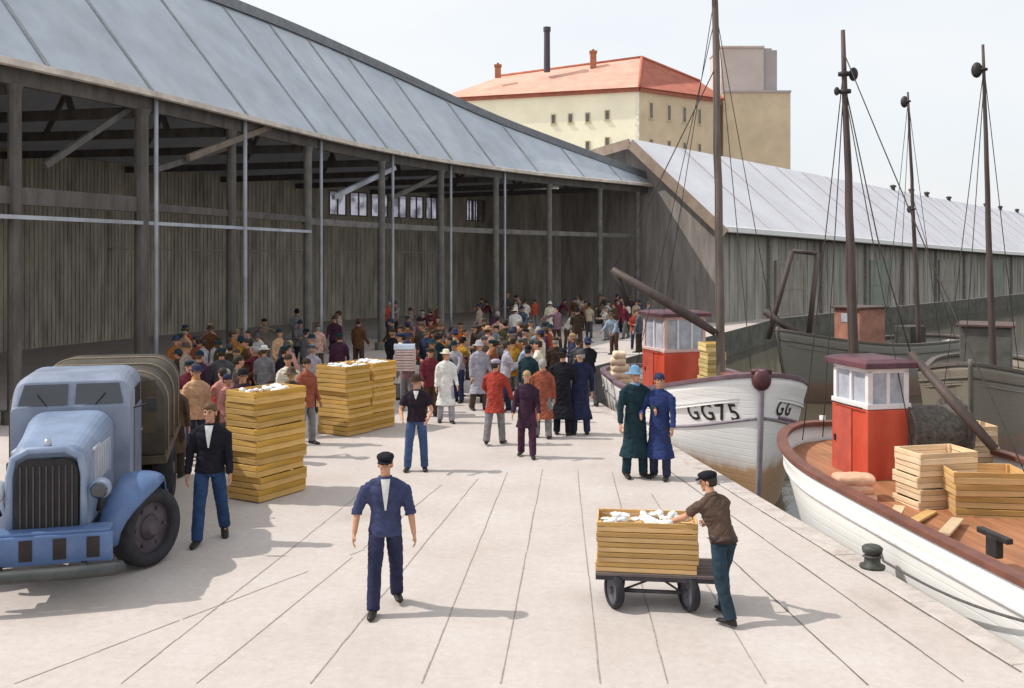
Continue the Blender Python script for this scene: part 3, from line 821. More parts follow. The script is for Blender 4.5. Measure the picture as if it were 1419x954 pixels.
    # ---- shirt front
    if P.shirt:
        key = cname
        bvh = BVHTree.FromPolygons([v.co for v in out[key].vertices], [tuple(p.vertices) for p in out[key].polygons])
        vs = []; fs = []; nr = 9
        for r_ in range(nr + 1):
            f = r_ / nr; tt = .545 - .34 * f * P.shirt; hw_ = .044 * (1 - f) + .008
            for cc in range(5):
                x = hw_ * (cc / 2 - 1); o = sp(tt) + Vector((x, 0, 0)) - bk * .6
                hit = bvh.ray_cast(o, bk, 1.0)
                p = hit[0] if hit[0] is not None else sp(tt) + Vector((x, 0, 0)) - bk * .1
                vs.append(p - bk * .011)
        for r_ in range(nr):
            for cc in range(4): a_ = r_ * 5 + cc; fs.append((a_, a_ + 1, a_ + 6, a_ + 5))
        sm = MB().add(vs, fs); out['shirt'] = sm.mesh('shirt', smooth=True)
    # pelvis / k scale
    out['scale'] = k; out['wrists'] = {n: A[n][2] for n in 'LR'}; out['dirs'] = {n: A[n][3] for n in 'LR'}
    out['sp'] = [sp(t) for t in (0, .25, .5)]; out['hc'] = hc
    return out

def cloth(name, c, **k): return mat('cloth_' + name, c, k.pop('rough', 0.9), k.pop('var', 0.28), k.pop('scale', 7), 0.25, 160, spec=0.1, **k)
SKIN = mat('skin', (0.52, 0.27, 0.17), 0.6, 0.12, 14, rand=0.12)
HAIRC = {'dark': mat('hair_dark', (0.035, 0.026, 0.02), 0.7, .3, 40), 'brown': mat('hair_brown', (0.11, 0.06, 0.03), 0.7, .3, 40), 'grey': mat('hair_grey', (0.33, 0.31, 0.29), 0.7, .3, 40), 'fair': mat('hair_fair', (0.38, 0.25, 0.12), 0.7, .3, 40)}
LEATHER = mat('shoe_leather', (0.022, 0.018, 0.016), 0.5, .3, 10)
EYEM = mat('eye_dark', (0.02, 0.015, 0.012), 0.2, 0.1)
PARTN = {'body': 'body', 'eyeL': 'eye', 'eyeR': 'eye', 'jacket': 'jacket', 'coat': 'coat', 'collar': 'collar', 'trousers': 'trousers', 'shoeL': 'shoe', 'shoeR': 'shoe', 'hair': 'hair', 'cap': 'cap', 'hat': 'hat', 'knitted_cap': 'knitted_cap', 'rain_hat': 'rain_hat', 'shirt': 'shirt'}
def person(meshes, loc, rz, coat, trousers, hat=None, hair='dark', label='', group=None, shirt=None, scale=1.0, collar=None, shoe=None):
    root = empty('person', loc, R(rz)); root.scale = (meshes['scale'] * scale,) * 3
    tag(root, label, 'person', group)
    for kx, me in meshes.items():
        if kx not in PARTN: continue
        if not me.materials: me.materials.append(None)
        o = link(PARTN[kx], me, root)
        m = {'body': SKIN, 'eyeL': EYEM, 'eyeR': EYEM, 'jacket': coat, 'coat': coat, 'collar': collar or coat, 'trousers': trousers, 'shoeL': shoe or LEATHER, 'shoeR': shoe or LEATHER,
             'hair': HAIRC[hair], 'shirt': shirt or mat('cloth_white', (0.7, 0.69, 0.66))}.get(kx, hat or cloth('black', (0.02, 0.02, 0.024)))
        o.material_slots[0].link = 'OBJECT'; o.material_slots[0].material = m
    return root

C_ = dict(
    navy=(0.035, 0.042, 0.085), black=(0.018, 0.018, 0.024), inkblue=(0.03, 0.045, 0.14), blue=(0.045, 0.095, 0.24), jeans=(0.055, 0.09, 0.19),
    teal=(0.035, 0.085, 0.13), plum=(0.075, 0.03, 0.055), aubergine=(0.05, 0.025, 0.045), sand=(0.46, 0.38, 0.27), slate=(0.10, 0.12, 0.15), wine=(0.11, 0.018, 0.03), copper=(0.26, 0.10, 0.05), stone=(0.30, 0.28, 0.25), chestnut=(0.17, 0.07, 0.035), rose=(0.55, 0.26, 0.22), ivory=(0.66, 0.62, 0.55), ash=(0.42, 0.41, 0.42), apricot=(0.62, 0.29, 0.13), tomato=(0.40, 0.085, 0.05), taupe=(0.20, 0.155, 0.125), cocoa=(0.085, 0.05, 0.038), mud=(0.13, 0.105, 0.08), smoke=(0.135, 0.125, 0.13), dust=(0.34, 0.27, 0.22), maroon=(0.15, 0.03, 0.04), red=(0.33, 0.045, 0.035), brick=(0.30, 0.09, 0.055),
    rust=(0.32, 0.12, 0.035), brown=(0.12, 0.06, 0.03), umber=(0.10, 0.07, 0.05), darkbrown=(0.055, 0.038, 0.028), olive=(0.07, 0.065, 0.03), bottle=(0.02, 0.04, 0.035),
    grey=(0.22, 0.21, 0.22), darkgrey=(0.08, 0.08, 0.085), lilacgrey=(0.38, 0.36, 0.42), white=(0.72, 0.70, 0.68), cream=(0.72, 0.65, 0.52), pink=(0.62, 0.38, 0.31),
    peach=(0.60, 0.36, 0.22), ochre=(0.42, 0.22, 0.035), orange=(0.62, 0.15, 0.03), skyblue=(0.28, 0.36, 0.46), lightblue=(0.16, 0.30, 0.46), mauve=(0.25, 0.15, 0.18), beige=(0.42, 0.33, 0.24))
def cc(n): return cloth(n, C_[n])

# --- principal figures
def g3(x, y): p = gp(x, y); return (p.x, p.y, 0.012)
def heroes():
    M = build_person_meshes(Pose(H=1.76, wide=1.16, legL=(-13, 12), legR=(14, 5), armL=(4, 14, 12), armR=(-6, 20, 22), inR=4, sleeve='elbow', hem=.10, hat='flat_cap', shirt=1.0, head=-8, nod=2, vox=.0095))
    person(M, g3(534, 846), 8, cloth('navy_jacket', (0.055, 0.065, 0.135)), cloth('navy_trousers', (0.032, 0.036, 0.075)), cc('black'), 'dark', 'man in navy jacket with white shirt front and dark cap walking alone in the foreground')
    M = build_person_meshes(Pose(H=1.62, wide=1.14, lean=24, legL=(-10, 14), legR=(20, 24), armL=(50, 8, 14), armR=(38, 10, 22), inL=-6, sleeve='short', hem=.02, hat='flat_cap', head=35, nod=8, vox=.0095))
    r = person(M, g3(1003, 858), -148, cloth('brown_waistcoat', (0.105, 0.068, 0.052)), cloth('teal_trousers', (0.03, 0.05, 0.07)), cc('black'), 'dark', 'man in brown top and teal trousers pushing the crate cart, seen from behind')
    b_ = MB(); rings = []
    for t, rx, ry in ((-.012, .186, .136), (-.012, .19, .14), (.10, .18, .13), (.10, .174, .124)):
        c = M['sp'][0] + (M['sp'][2] - M['sp'][0]).normalized() * t
        rings.append([c + Vector((rx * math.cos(2 * PI * q / 20), ry * math.sin(2 * PI * q / 20), 0)) for q in range(20)])
    b_.loft(rings, cap=False); b_.build('belt', mat('belt_leather', (0.035, 0.022, 0.02), .5), r, smooth=True)
    M = build_person_meshes(Pose(H=1.93, wide=1.08, legL=(-14, 16), legR=(10, 2), armL=(4, 8, 10), armR=(-2, 10, 10), sleeve='long', hem=.06, hat='none', shirt=.8, head=-12, vox=.0095))
    person(M, g3(291, 752), 8, cc('black'), cloth('blue_trousers', (0.03, 0.06, 0.14)), None, 'brown', 'bareheaded man in black jacket and blue trousers beside the tall yellow crate stack', collar=cc('black'))
    M = build_person_meshes(Pose(H=1.74, wide=1.08, legL=(2, 2), legR=(7, 4), spread=.045, armL=(12, 20, 42), armR=(12, 20, 42), inL=26, inR=26, sleeve='short', hem=.04, hat='hat', shirt=.45, nod=8, vox=.0095))
    person(M, g3(577, 652), 0, cloth('black_shirt', (0.03, 0.02, 0.032)), cc('jeans'), cc('darkbrown'), 'dark', 'man in black short sleeved shirt and blue jeans with both hands at his waist')
    M = build_person_meshes(Pose(H=1.70, wide=1.0, legL=(10, 4), legR=(-8, 8), armL=(8, 10, 25), armR=(4, 12, 30), sleeve='long', hem=.34, hat='none', nod=10, vox=.0095))
    person(M, g3(730, 634), -6, cloth('aubergine', C_['aubergine']), cloth('plum', C_['plum']), None, 'fair', 'person in dark purple coat and plum trousers walking left of the navy oilskin group')
    M = build_person_meshes(Pose(H=1.78, wide=1.1, legL=(-10, 10), legR=(8, 4), armL=(25, 16, 40), armR=(10, 16, 20), inL=20, sleeve='long', hem=.30, hat='flat_cap', lean=6, head=-25, vox=.0095))
    person(M, g3(686, 616), 168, cloth('red', (0.36, 0.055, 0.04)), cc('grey'), cc('lilacgrey'), 'dark', 'person in bright red coat and grey trousers seen from behind')
    # two figures by the quay edge
    M = build_person_meshes(Pose(H=1.97, wide=1.12, legL=(3, 2), legR=(-2, 2), armL=(30, 8, 50), armR=(2, 12, 12), inL=25, sleeve='long', hem=.62, hat='souwester', vox=.0105))
    person(M, g3(880, 662), 20, cloth('bottle', (0.018, 0.04, 0.05)), cc('bottle'), cloth('lightblue', C_['lightblue']), 'grey', 'person in dark green oilskin and light blue rain hat at the quay edge', collar=cloth('lightblue', C_['lightblue']))
    M = build_person_meshes(Pose(H=1.86, wide=1.15, legL=(2, 2), legR=(-4, 3), armL=(6, 10, 20), armR=(20, 12, 60), inR=25, sleeve='long', hem=.60, hat='beanie', head=25, vox=.0105))
    person(M, g3(914, 664), -30, cloth('inkblue', C_['inkblue']), cc('navy'), cc('navy'), 'dark', 'person in royal blue oilskin and dark knitted cap at the quay edge')
    # navy group
    M = build_person_meshes(Pose(H=1.90, wide=1.15, legL=(2, 2), legR=(-3, 2), armL=(8, 8, 20), armR=(12, 8, 30), sleeve='long', hem=.62, hat='hat', vox=.0115))
    person(M, (gp(780, 603).x, gp(780, 603).y, .002), 165, cloth('black', (0.017, 0.02, 0.028)), cc('black'), cc('black'), 'dark', 'tall person in long black oilskin and brimmed hat, back turned, left in the dark group')
    M = build_person_meshes(Pose(H=1.88, wide=1.15, legL=(2, 2), legR=(-3, 2), armL=(4, 9, 12), armR=(4, 9, 12), sleeve='long', hem=.64, hat='beanie', head=30, vox=.0115))
    person(M, (gp(804, 602).x, gp(804, 602).y, .002), 190, cloth('deepnavy', (0.022, 0.026, 0.06)), cc('navy'), cc('darkgrey'), 'grey', 'person in long navy oilskin and knitted cap, back turned, right in the dark group')
heroes()

# --- crowd
def crowd():
    V = .0155
    poses = {}
    spec = {
        'walk': dict(legL=(15, 6), legR=(-14, 14), armL=(-14, 7, 14), armR=(16, 7, 20), hem=.12),
        'stand': dict(legL=(2, 2), legR=(-1, 2), armL=(4, 9, 18), armR=(8, 10, 30), hem=.18),
        'coat': dict(legL=(6, 3), legR=(-5, 6), armL=(10, 9, 25), armR=(2, 8, 12), hem=.52),
        'carry': dict(legL=(10, 5), legR=(-8, 10), armL=(25, 6, 70), armR=(25, 6, 70), inL=12, inR=12, hem=.10, lean=5),
        'fold': dict(legL=(3, 2), legR=(-4, 4), armL=(14, 6, 82), armR=(14, 6, 78), inL=50, inR=50, hem=.14),
        'point': dict(legL=(5, 2), legR=(-5, 4), armL=(62, 22, 10), armR=(2, 9, 14), hem=.16, head=25),
        'stoop': dict(legL=(20, 26), legR=(8, 14), armL=(38, 6, 20), armR=(42, 6, 18), hem=.14, lean=36, nod=12),
        'bend': dict(legL=(12, 14), legR=(4, 8), armL=(20, 8, 25), armR=(30, 8, 20), hem=.12, lean=22, nod=10),
    }
    def pm(pose, hat):
        k = (pose, hat)
        if k not in poses: poses[k] = build_person_meshes(Pose(vox=V, hat=hat, **spec[pose]))
        return poses[k]
    hats = {'flat_cap': 'flat cap', 'none': 'bare head', 'hat': 'brimmed hat', 'beanie': 'knitted cap', 'souwester': 'rain hat'}
    cname = {'lilacgrey': 'lilac grey', 'skyblue': 'pale blue', 'inkblue': 'royal blue', 'darkbrown': 'dark brown', 'darkgrey': 'charcoal', 'bottle': 'bottle green', 'brick': 'brick red'}
    used = set([('navy', 'flat_cap'), ('brown', 'flat_cap'), ('black', 'none'), ('black', 'hat'), ('aubergine', 'none'), ('red', 'flat_cap'), ('bottle', 'souwester'), ('inkblue', 'beanie'), ('navy', 'beanie')])
    rr = random.Random(21)
    placed = []
    hatcol = ['black', 'darkbrown', 'darkgrey', 'navy', 'umber', 'bottle']
    trcol = ['navy', 'black', 'darkgrey', 'umber', 'darkbrown', 'grey', 'smoke', 'cocoa']
    def put(x, d, coat, hat, pose='stand', rz=None, tr=None, hcol=None, h=1.0, where='', extra=''):
        if (coat, hat) in used:
            for q in ('flat_cap', 'none', 'hat', 'beanie', 'souwester'):
                if (coat, q) not in used: hat = q; break
            else: return None
        p = Vector(((x - CX) * d / F, d, 0))
        while not on_quay(p): p.x -= .1
        for q in placed:
            if (q - p).length < .46: return None
        used.add((coat, hat)); placed.append(p)
        hc_ = hcol or rr.choice(hatcol); cn = cname.get(coat, coat)
        ht = {'flat_cap': 'flat cap', 'hat': 'brimmed hat', 'beanie': 'knitted cap', 'souwester': 'rain hat'}.get(hat)
        garment = 'long ' + cn + ' coat' if pose == 'coat' else cn + ' jacket'
        lb = 'person in ' + garment + (' and ' + ht if ht else ', bareheaded') + (', ' + extra if extra else '') + ', ' + (where or 'in the market crowd')
        r = person(pm(pose, hat), (p.x, p.y, 0.0), rr.uniform(-180, 180) if rz is None else rz, cc(coat), cc(tr or rr.choice(trcol)), cc(hc_) if ht else None, rr.choice(['dark', 'brown', 'grey', 'fair', 'dark']), lb, 'people in the market crowd', scale=h * rr.uniform(.95, 1.05))
        r.scale.x *= rr.uniform(.92, 1.14); r.scale.y *= rr.uniform(.95, 1.12)
        return r
    D = lambda yh: 2.27 * F / (yh - HZ)
    put(618, 23.8, 'white', 'hat', 'coat', 10, 'lilacgrey', 'cream', where='behind the man in jeans')
    put(644, D(487), 'olive', 'none', 'walk', 170, 'jeans', where='between the white coat and the red coat')
    put(596, D(482), 'maroon', 'flat_cap', 'stand', 20, where='behind the man in jeans')
    r = put(564, D(478), 'mauve', 'beanie', 'carry', 0, where='carrying a stack of pale fish boxes')
    carrier = r
    put(544, D(462), 'black', 'beanie', 'coat', 150, where='beside the second crate stack')
    put(497, D(447), 'brown', 'hat', 'stand', 160, hcol='brown', where='behind the second crate stack')
    put(470, D(462), 'plum', 'flat_cap', 'stand', 190, where='behind the second crate stack')
    put(638, D(447), 'orange', 'flat_cap', 'stand', 180, hcol='darkbrown', where='in the middle of the crowd')
    put(611, D(462), 'rust', 'none', 'walk', 140, where='left of the orange jacket')
    put(664, D(477), 'lilacgrey', 'souwester', 'coat', 30, hcol='lilacgrey', where='behind the red coat')
    put(690, D(440), 'pink', 'none', 'coat', 160, where='in the middle of the crowd')
    put(676, D(458), 'pink', 'hat', 'stand', 160, hcol='peach', where='in the middle of the crowd')
    put(714, D(428), 'white', 'souwester', 'coat', 170, hcol='cream', where='at the back of the crowd')
    put(762, D(418), 'cream', 'souwester', 'coat', 190, hcol='white', where='at the back of the crowd')
    put(746, D(452), 'skyblue', 'beanie', 'coat', 200, hcol='skyblue', where='above the red brown coat')
    put(711, D(474), 'ochre', 'flat_cap', 'stand', 170, where='behind the red coat')
    put(752, D(499), 'brick', 'none', 'coat', 175, where='left of the dark oilskin group')
    put(732, D(486), 'bottle', 'beanie', 'stand', 160, where='behind the purple coat')
    put(700, D(478), 'lilacgrey', 'none', 'carry', 100, where='behind the red coat')
    put(770, D(470), 'darkbrown', 'flat_cap', 'stand', 185, where='behind the dark oilskin group')
    put(366, D(483), 'grey', 'hat', 'coat', 185, hcol='white', where='behind the first crate stack')
    put(344, D(484), 'aubergine', 'flat_cap', 'stand', 170, where='behind the first crate stack')
    put(394, D(486), 'black', 'flat_cap', 'stand', 160, where='behind the first crate stack')
    put(412, D(484), 'umber', 'none', 'stand', 190, where='between the two crate stacks')
    put(432, D(478), 'lilacgrey', 'flat_cap', 'walk', 190, where='between the two crate stacks')
    put(276, D(492), 'aubergine', 'beanie', 'coat', 165, where='behind the bareheaded man')
    put(307, D(490), 'darkgrey', 'flat_cap', 'stand', 200, where='behind the bareheaded man')
    put(256, D(458), 'peach', 'flat_cap', 'coat', 150, hcol='olive', where='under the market hall eave')
    put(290, D(448), 'pink', 'flat_cap', 'coat', 170, hcol='peach', where='under the market hall eave')
    put(212, 16.9, 'darkbrown', 'flat_cap', 'coat', 150, hcol='maroon', where='between the lorry and the bareheaded man', tr='darkbrown')
    put(240, 18.0, 'umber', 'flat_cap', 'coat', 190, hcol='aubergine', where='between the lorry and the bareheaded man', tr='darkbrown')
    put(192, 19.0, 'umber', 'none', 'coat', 170, where='beside the lorry tarpaulin', tr='umber')
    put(840, D(468), 'darkgrey', 'beanie', 'stand', 170, where='by the stern of the nearer white boat')
    put(862, D(474), 'black', 'souwester', 'carry', 200, where='by the quay behind the blue oilskins')
    put(822, D(452), 'mauve', 'none', 'stand', 160, where='right at the back near the quay')
    # the mass of the crowd deeper in the hall
    pal = ['umber', 'darkbrown', 'maroon', 'plum', 'grey', 'darkgrey', 'mauve', 'olive', 'brown', 'navy', 'beige', 'brick', 'rust', 'bottle', 'peach', 'black', 'pink', 'skyblue', 'aubergine', 'red', 'sand', 'cream', 'ochre', 'slate', 'wine', 'copper', 'stone', 'chestnut', 'rose', 'ivory', 'ash', 'tomato', 'taupe', 'cocoa', 'mud', 'smoke', 'dust', 'lilacgrey']
    hk = list(hats)
    n = 0; tries = 0
    while n < 150 and tries < 9000:
        tries += 1
        x = rr.uniform(235, 885); i, f = at_front(x); fd = EC[i].lerp(EC[i + 1], f).y
        if n < 52: x = rr.uniform(548, 800); d = rr.uniform(25.5, 36)
        elif n < 70: x = rr.uniform(770, 905); d = rr.uniform(40, 60)
        elif n < 104: x = rr.uniform(225, 432); d = rr.uniform(19.0, 31)
        else: d = rr.uniform(max(23 if x < 430 else 27, fd - 10), min(fd + 6, 60))
        if not on_quay(Vector(((x - CX) * d / F, d, 0))): continue
        c = rr.choice(pal); h = rr.choice(hk)
        zone = ('crowd behind the first stack' if x < 430 else 'crowd behind the second stack' if x < 545 else 'crowd left of centre' if x < 640 else 'centre of the crowd' if x < 720 else 'crowd right of centre' if x < 800 else 'right end of the crowd')
        if put(x, d, c, h, rr.choice(['walk', 'stand', 'fold', 'coat', 'bend', 'carry', 'fold', 'point', 'stoop', 'stand']), h=rr.uniform(.95, 1.03), where=zone) is not None: n += 1
    print('crowd', n, len(placed))
    # pale boxes carried by the porter
    if carrier:
        p = carrier.location; fw = Vector((0, -1, 0))
        wood = mat('pale_box_wood', (0.62, 0.47, 0.44), .8, .2, 4)
        for k in range(5):
            mb = MB(); L_, W_, H_ = .52, .36, .13
            for sx in (-1, 1): mb.box((sx * (L_ / 2 - .01), 0, H_ / 2), (.02, W_, H_))
            for sy in (-1, 1):
                for z in (.03, .095): mb.box((0, sy * (W_ / 2 - .008), z), (L_ - .041, .016, .052))
            mb.box((0, 0, .008), (L_ - .042, W_ - .034, .014))
            o = mb.build('fish_box', wood if k < 4 else mat('pale_lid_blue', (.62, .68, .78), .6, .1), None, loc=(p.x + rr.uniform(-.015, .015), p.y - .50, 1.12 + k * .135), rz=rr.uniform(-.08, .08), bevel=.004)
            nm = ['lowest', 'second from the bottom', 'middle', 'second from the top', 'pale blue topmost']
            tag(o, nm[k] + ' fish box in the pile carried by the porter', 'box', 'pale fish boxes carried by the porter')
crowd()
# ------------------------------------------------------------------ crates
wood_y = mat('crate_wood_yellow', (0.57, 0.335, 0.085), 0.75, 0.22, 3.5, 0.25, 30, rand=0.14, stretch=(.35, .35, 3), dirt=(0.38, 0.22, 0.06), dirt_amt=.6, island=.12)
wood_o = mat('crate_wood_orange', (0.60, 0.37, 0.15), 0.75, 0.22, 3.5, 0.25, 30, rand=0.14, stretch=(.35, .35, 3), dirt=(0.38, 0.2, 0.06), dirt_amt=.6, island=.12)
wood_p = mat('crate_wood_pale', (0.68, 0.50, 0.32), 0.75, 0.2, 3.5, 0.25, 30, rand=0.12, stretch=(.35, .35, 3), dirt=(0.5, 0.3, 0.16), dirt_amt=.6, island=.12)
ice_m = mat('crushed_ice', (0.85, 0.87, 0.88), 0.35, 0.06, 30, 0.6, 60, spec=0.5)
def crate_mesh(L_, W_, H_, ice=False):
    """slatted fish crate: two boards a side, corner posts, slat floor (origin bottom centre)"""
    mb = MB(); t = .018; g = .006
    bh = (H_ - g * 2) / 2
    for z in (g * .5 + bh / 2, H_ - g * .5 - bh / 2):
        for s in (-1, 1):
            mb.box((0, s * (W_ / 2 - t / 2), z), (L_ - .002, t, bh)); mb.box((s * (L_ / 2 - t / 2), 0, z + .003), (t, W_ - 2 * t - .002, bh - .004))
    for sx in (-1, 1):
        for sy in (-1, 1): mb.box((sx * (L_ / 2 - t - .022), sy * (W_ / 2 - t - .022), H_ / 2), (.042, .042, H_ - .004))
    n = 5
    for k in range(n): mb.box((0, -W_ / 2 + t + (k + .5) * (W_ - 2 * t) / n, .012), (L_ - 2 * t - .004, (W_ - 2 * t) / n - .012, .014))
    return mb
ORD = ['bottom', 'second', 'third', 'fourth', 'fifth', 'sixth', 'seventh', 'eighth', 'ninth', 'tenth']
def stack(c, rz, L_, W_, H_, n, m, where, group, rr, jit=.03, z0=0.013, ice=True, rot=.05):
    mesh = None
    top = None
    for k in range(n):
        if mesh is None:
            o = crate_mesh(L_, W_, H_).build('fish_crate', m, None, bevel=.004, bseg=1); mesh = o.data
        else:
            o = link('fish_crate', mesh); bv = o.modifiers.new('bevel', 'BEVEL'); bv.width = .004; bv.segments = 1; bv.limit_method = 'ANGLE'
        o.location = (c[0] + rr.uniform(-jit, jit), c[1] + rr.uniform(-jit, jit), z0 + k * (H_ + .001)); o.rotation_euler.z = rz + rr.uniform(-rot, rot)
        lab = ('bottom' if k == 0 else 'topmost' if k == n - 1 else ORD[k] + ' lowest') + ' fish crate of ' + where
        tag(o, lab, 'crate', group); top = o
    zt = z0 + n * (H_ + .001)
    if ice:
        im = MB(); r2 = random.Random(int(c[1] * 100) + n)
        M3 = Matrix.Rotation(rz, 3, 'Z')
        for k in range(26):
            a = M3 @ Vector((r2.uniform(-.42, .42) * L_, r2.uniform(-.40, .40) * W_, 0))
            im.ell((0 + a.x, a.y, -.01), (r2.uniform(.04, .10), r2.uniform(.035, .085), r2.uniform(.025, .055)), n=10, m=6)
        me = organic(im, .016, 2, .5, .012, 30, 'ice_heap'); me.materials.append(ice_m)
        io = link('ice_heap', me); io.location = (c[0], c[1], zt - .02)
        tag(io, 'heap of white crushed ice on top of ' + where, 'ice', 'crushed ice on the crates')
    return zt
def crates():
    rr = random.Random(5)
    rz = math.atan2(.85, .53)
    u = Vector((.53, .85, 0)).normalized(); v = Vector((u.y, -u.x, 0))
    c = gp(356, 699); c.z = 0
    ctr = c + u * .56 - v * .36
    stack(ctr, rz, 1.12, .72, .198, 9, wood_y, 'the tall stack beside the bareheaded man', 'fish crates stacked by the market hall', rr)
    c = gp(481, 606); c.z = 0
    stack(c + u * .42 - v * .46, rz, .82, .92, .192, 8, wood_y, 'the near pile of the farther double stack', 'fish crates stacked by the market hall', rr)
    stack(c + u * 1.29 - v * .46, rz, .82, .92, .192, 8, wood_y, 'the rear pile of the farther double stack', 'fish crates stacked by the market hall', rr)
crates()

# ------------------------------------------------------------------ hand cart
def cart():
    c = gp(907, 846); c.y += .28; z = .40
    ct = empty('hand_cart', (c.x, c.y, 0.008), R(-7))
    tag(ct, 'low four wheeled hand cart loaded with wooden crates', 'cart')
    iron = mat('cart_iron', (0.06, 0.055, 0.065), .55, .3, 5, metal=.3); plank = mat('cart_plank', (0.16, 0.125, 0.12), .8, .3, 3, stretch=(.4, 4, 1))
    mb = MB()
    for k in range(5): mb.box((.06, -.28 + k * .14, z), (1.36, .132, .034))
    mb.build('platform', plank, ct, bevel=.005)
    mb = MB()
    for s in (-1, 1): mb.box((.06, s * .31, z - .042), (1.38, .05, .05))
    for s in (-1, 1): mb.box((.06 + s * .67, 0, z - .042), (.045, .57, .048))
    mb.build('frame', iron, ct)
    for y in (-.26, .26):
        mb = MB(); mb.tube([(-.46, y, .2), (.46, y, .2)], .022, n=10); mb.build('axle', iron, ct, smooth=True)
        mb = MB(); mb.tube([(-.34, y, .2), (.0, y, z - .06)], .013, n=8); mb.tube([(.34, y, .2), (.12, y, z - .06)], .013, n=8); mb.build('strut', iron, ct, smooth=True)
    for y in (-.26, .26):
        for s in (-1, 1):
            w_ = empty('wheel', (s * .42, y, .2), R(24)); w_.parent = ct
            ty = MB(); n = 28; rings = []
            for a, r in ((-.045, .155), (-.05, .185), (-.03, .2), (.03, .2), (.05, .185), (.045, .155)):
                rings.append([(a, r * math.cos(2 * PI * q / n), r * math.sin(2 * PI * q / n)) for q in range(n)])
            rings = [[Vector(p) for p in r_] for r_ in rings]
            ty.loft(rings + [rings[0]], cap=False); ty.build('tyre', mat('tyre_rubber', (0.03, 0.03, 0.036), .8, .3, 8), w_, smooth=True)
            rm = MB(); rm.tube([(-.03, 0, 0), (.03, 0, 0)], .158, n=28); rm.tube([(-.06, 0, 0), (.06, 0, 0)], .04, n=14)
            rm.build('rim', mat('rim_grey', (0.14, 0.14, 0.16), .6, .3, 6, metal=.4), w_)
    hd = MB(); hd.tube([(.72, -.2, z - .03), (.84, -.2, z + .28), (.86, -.17, z + .36), (.86, .17, z + .36), (.84, .2, z + .28), (.72, .2, z - .03)], .017, n=8)
    hd.build('handle', iron, ct, smooth=True)
    rr = random.Random(9)
    stack((c.x - .06, c.y, 0), R(-7), 1.14, .62, .113, 5, wood_o, 'the load on the hand cart', 'fish crates on the hand cart', rr, .018, .008 + z + .019, True, .02)
cart()

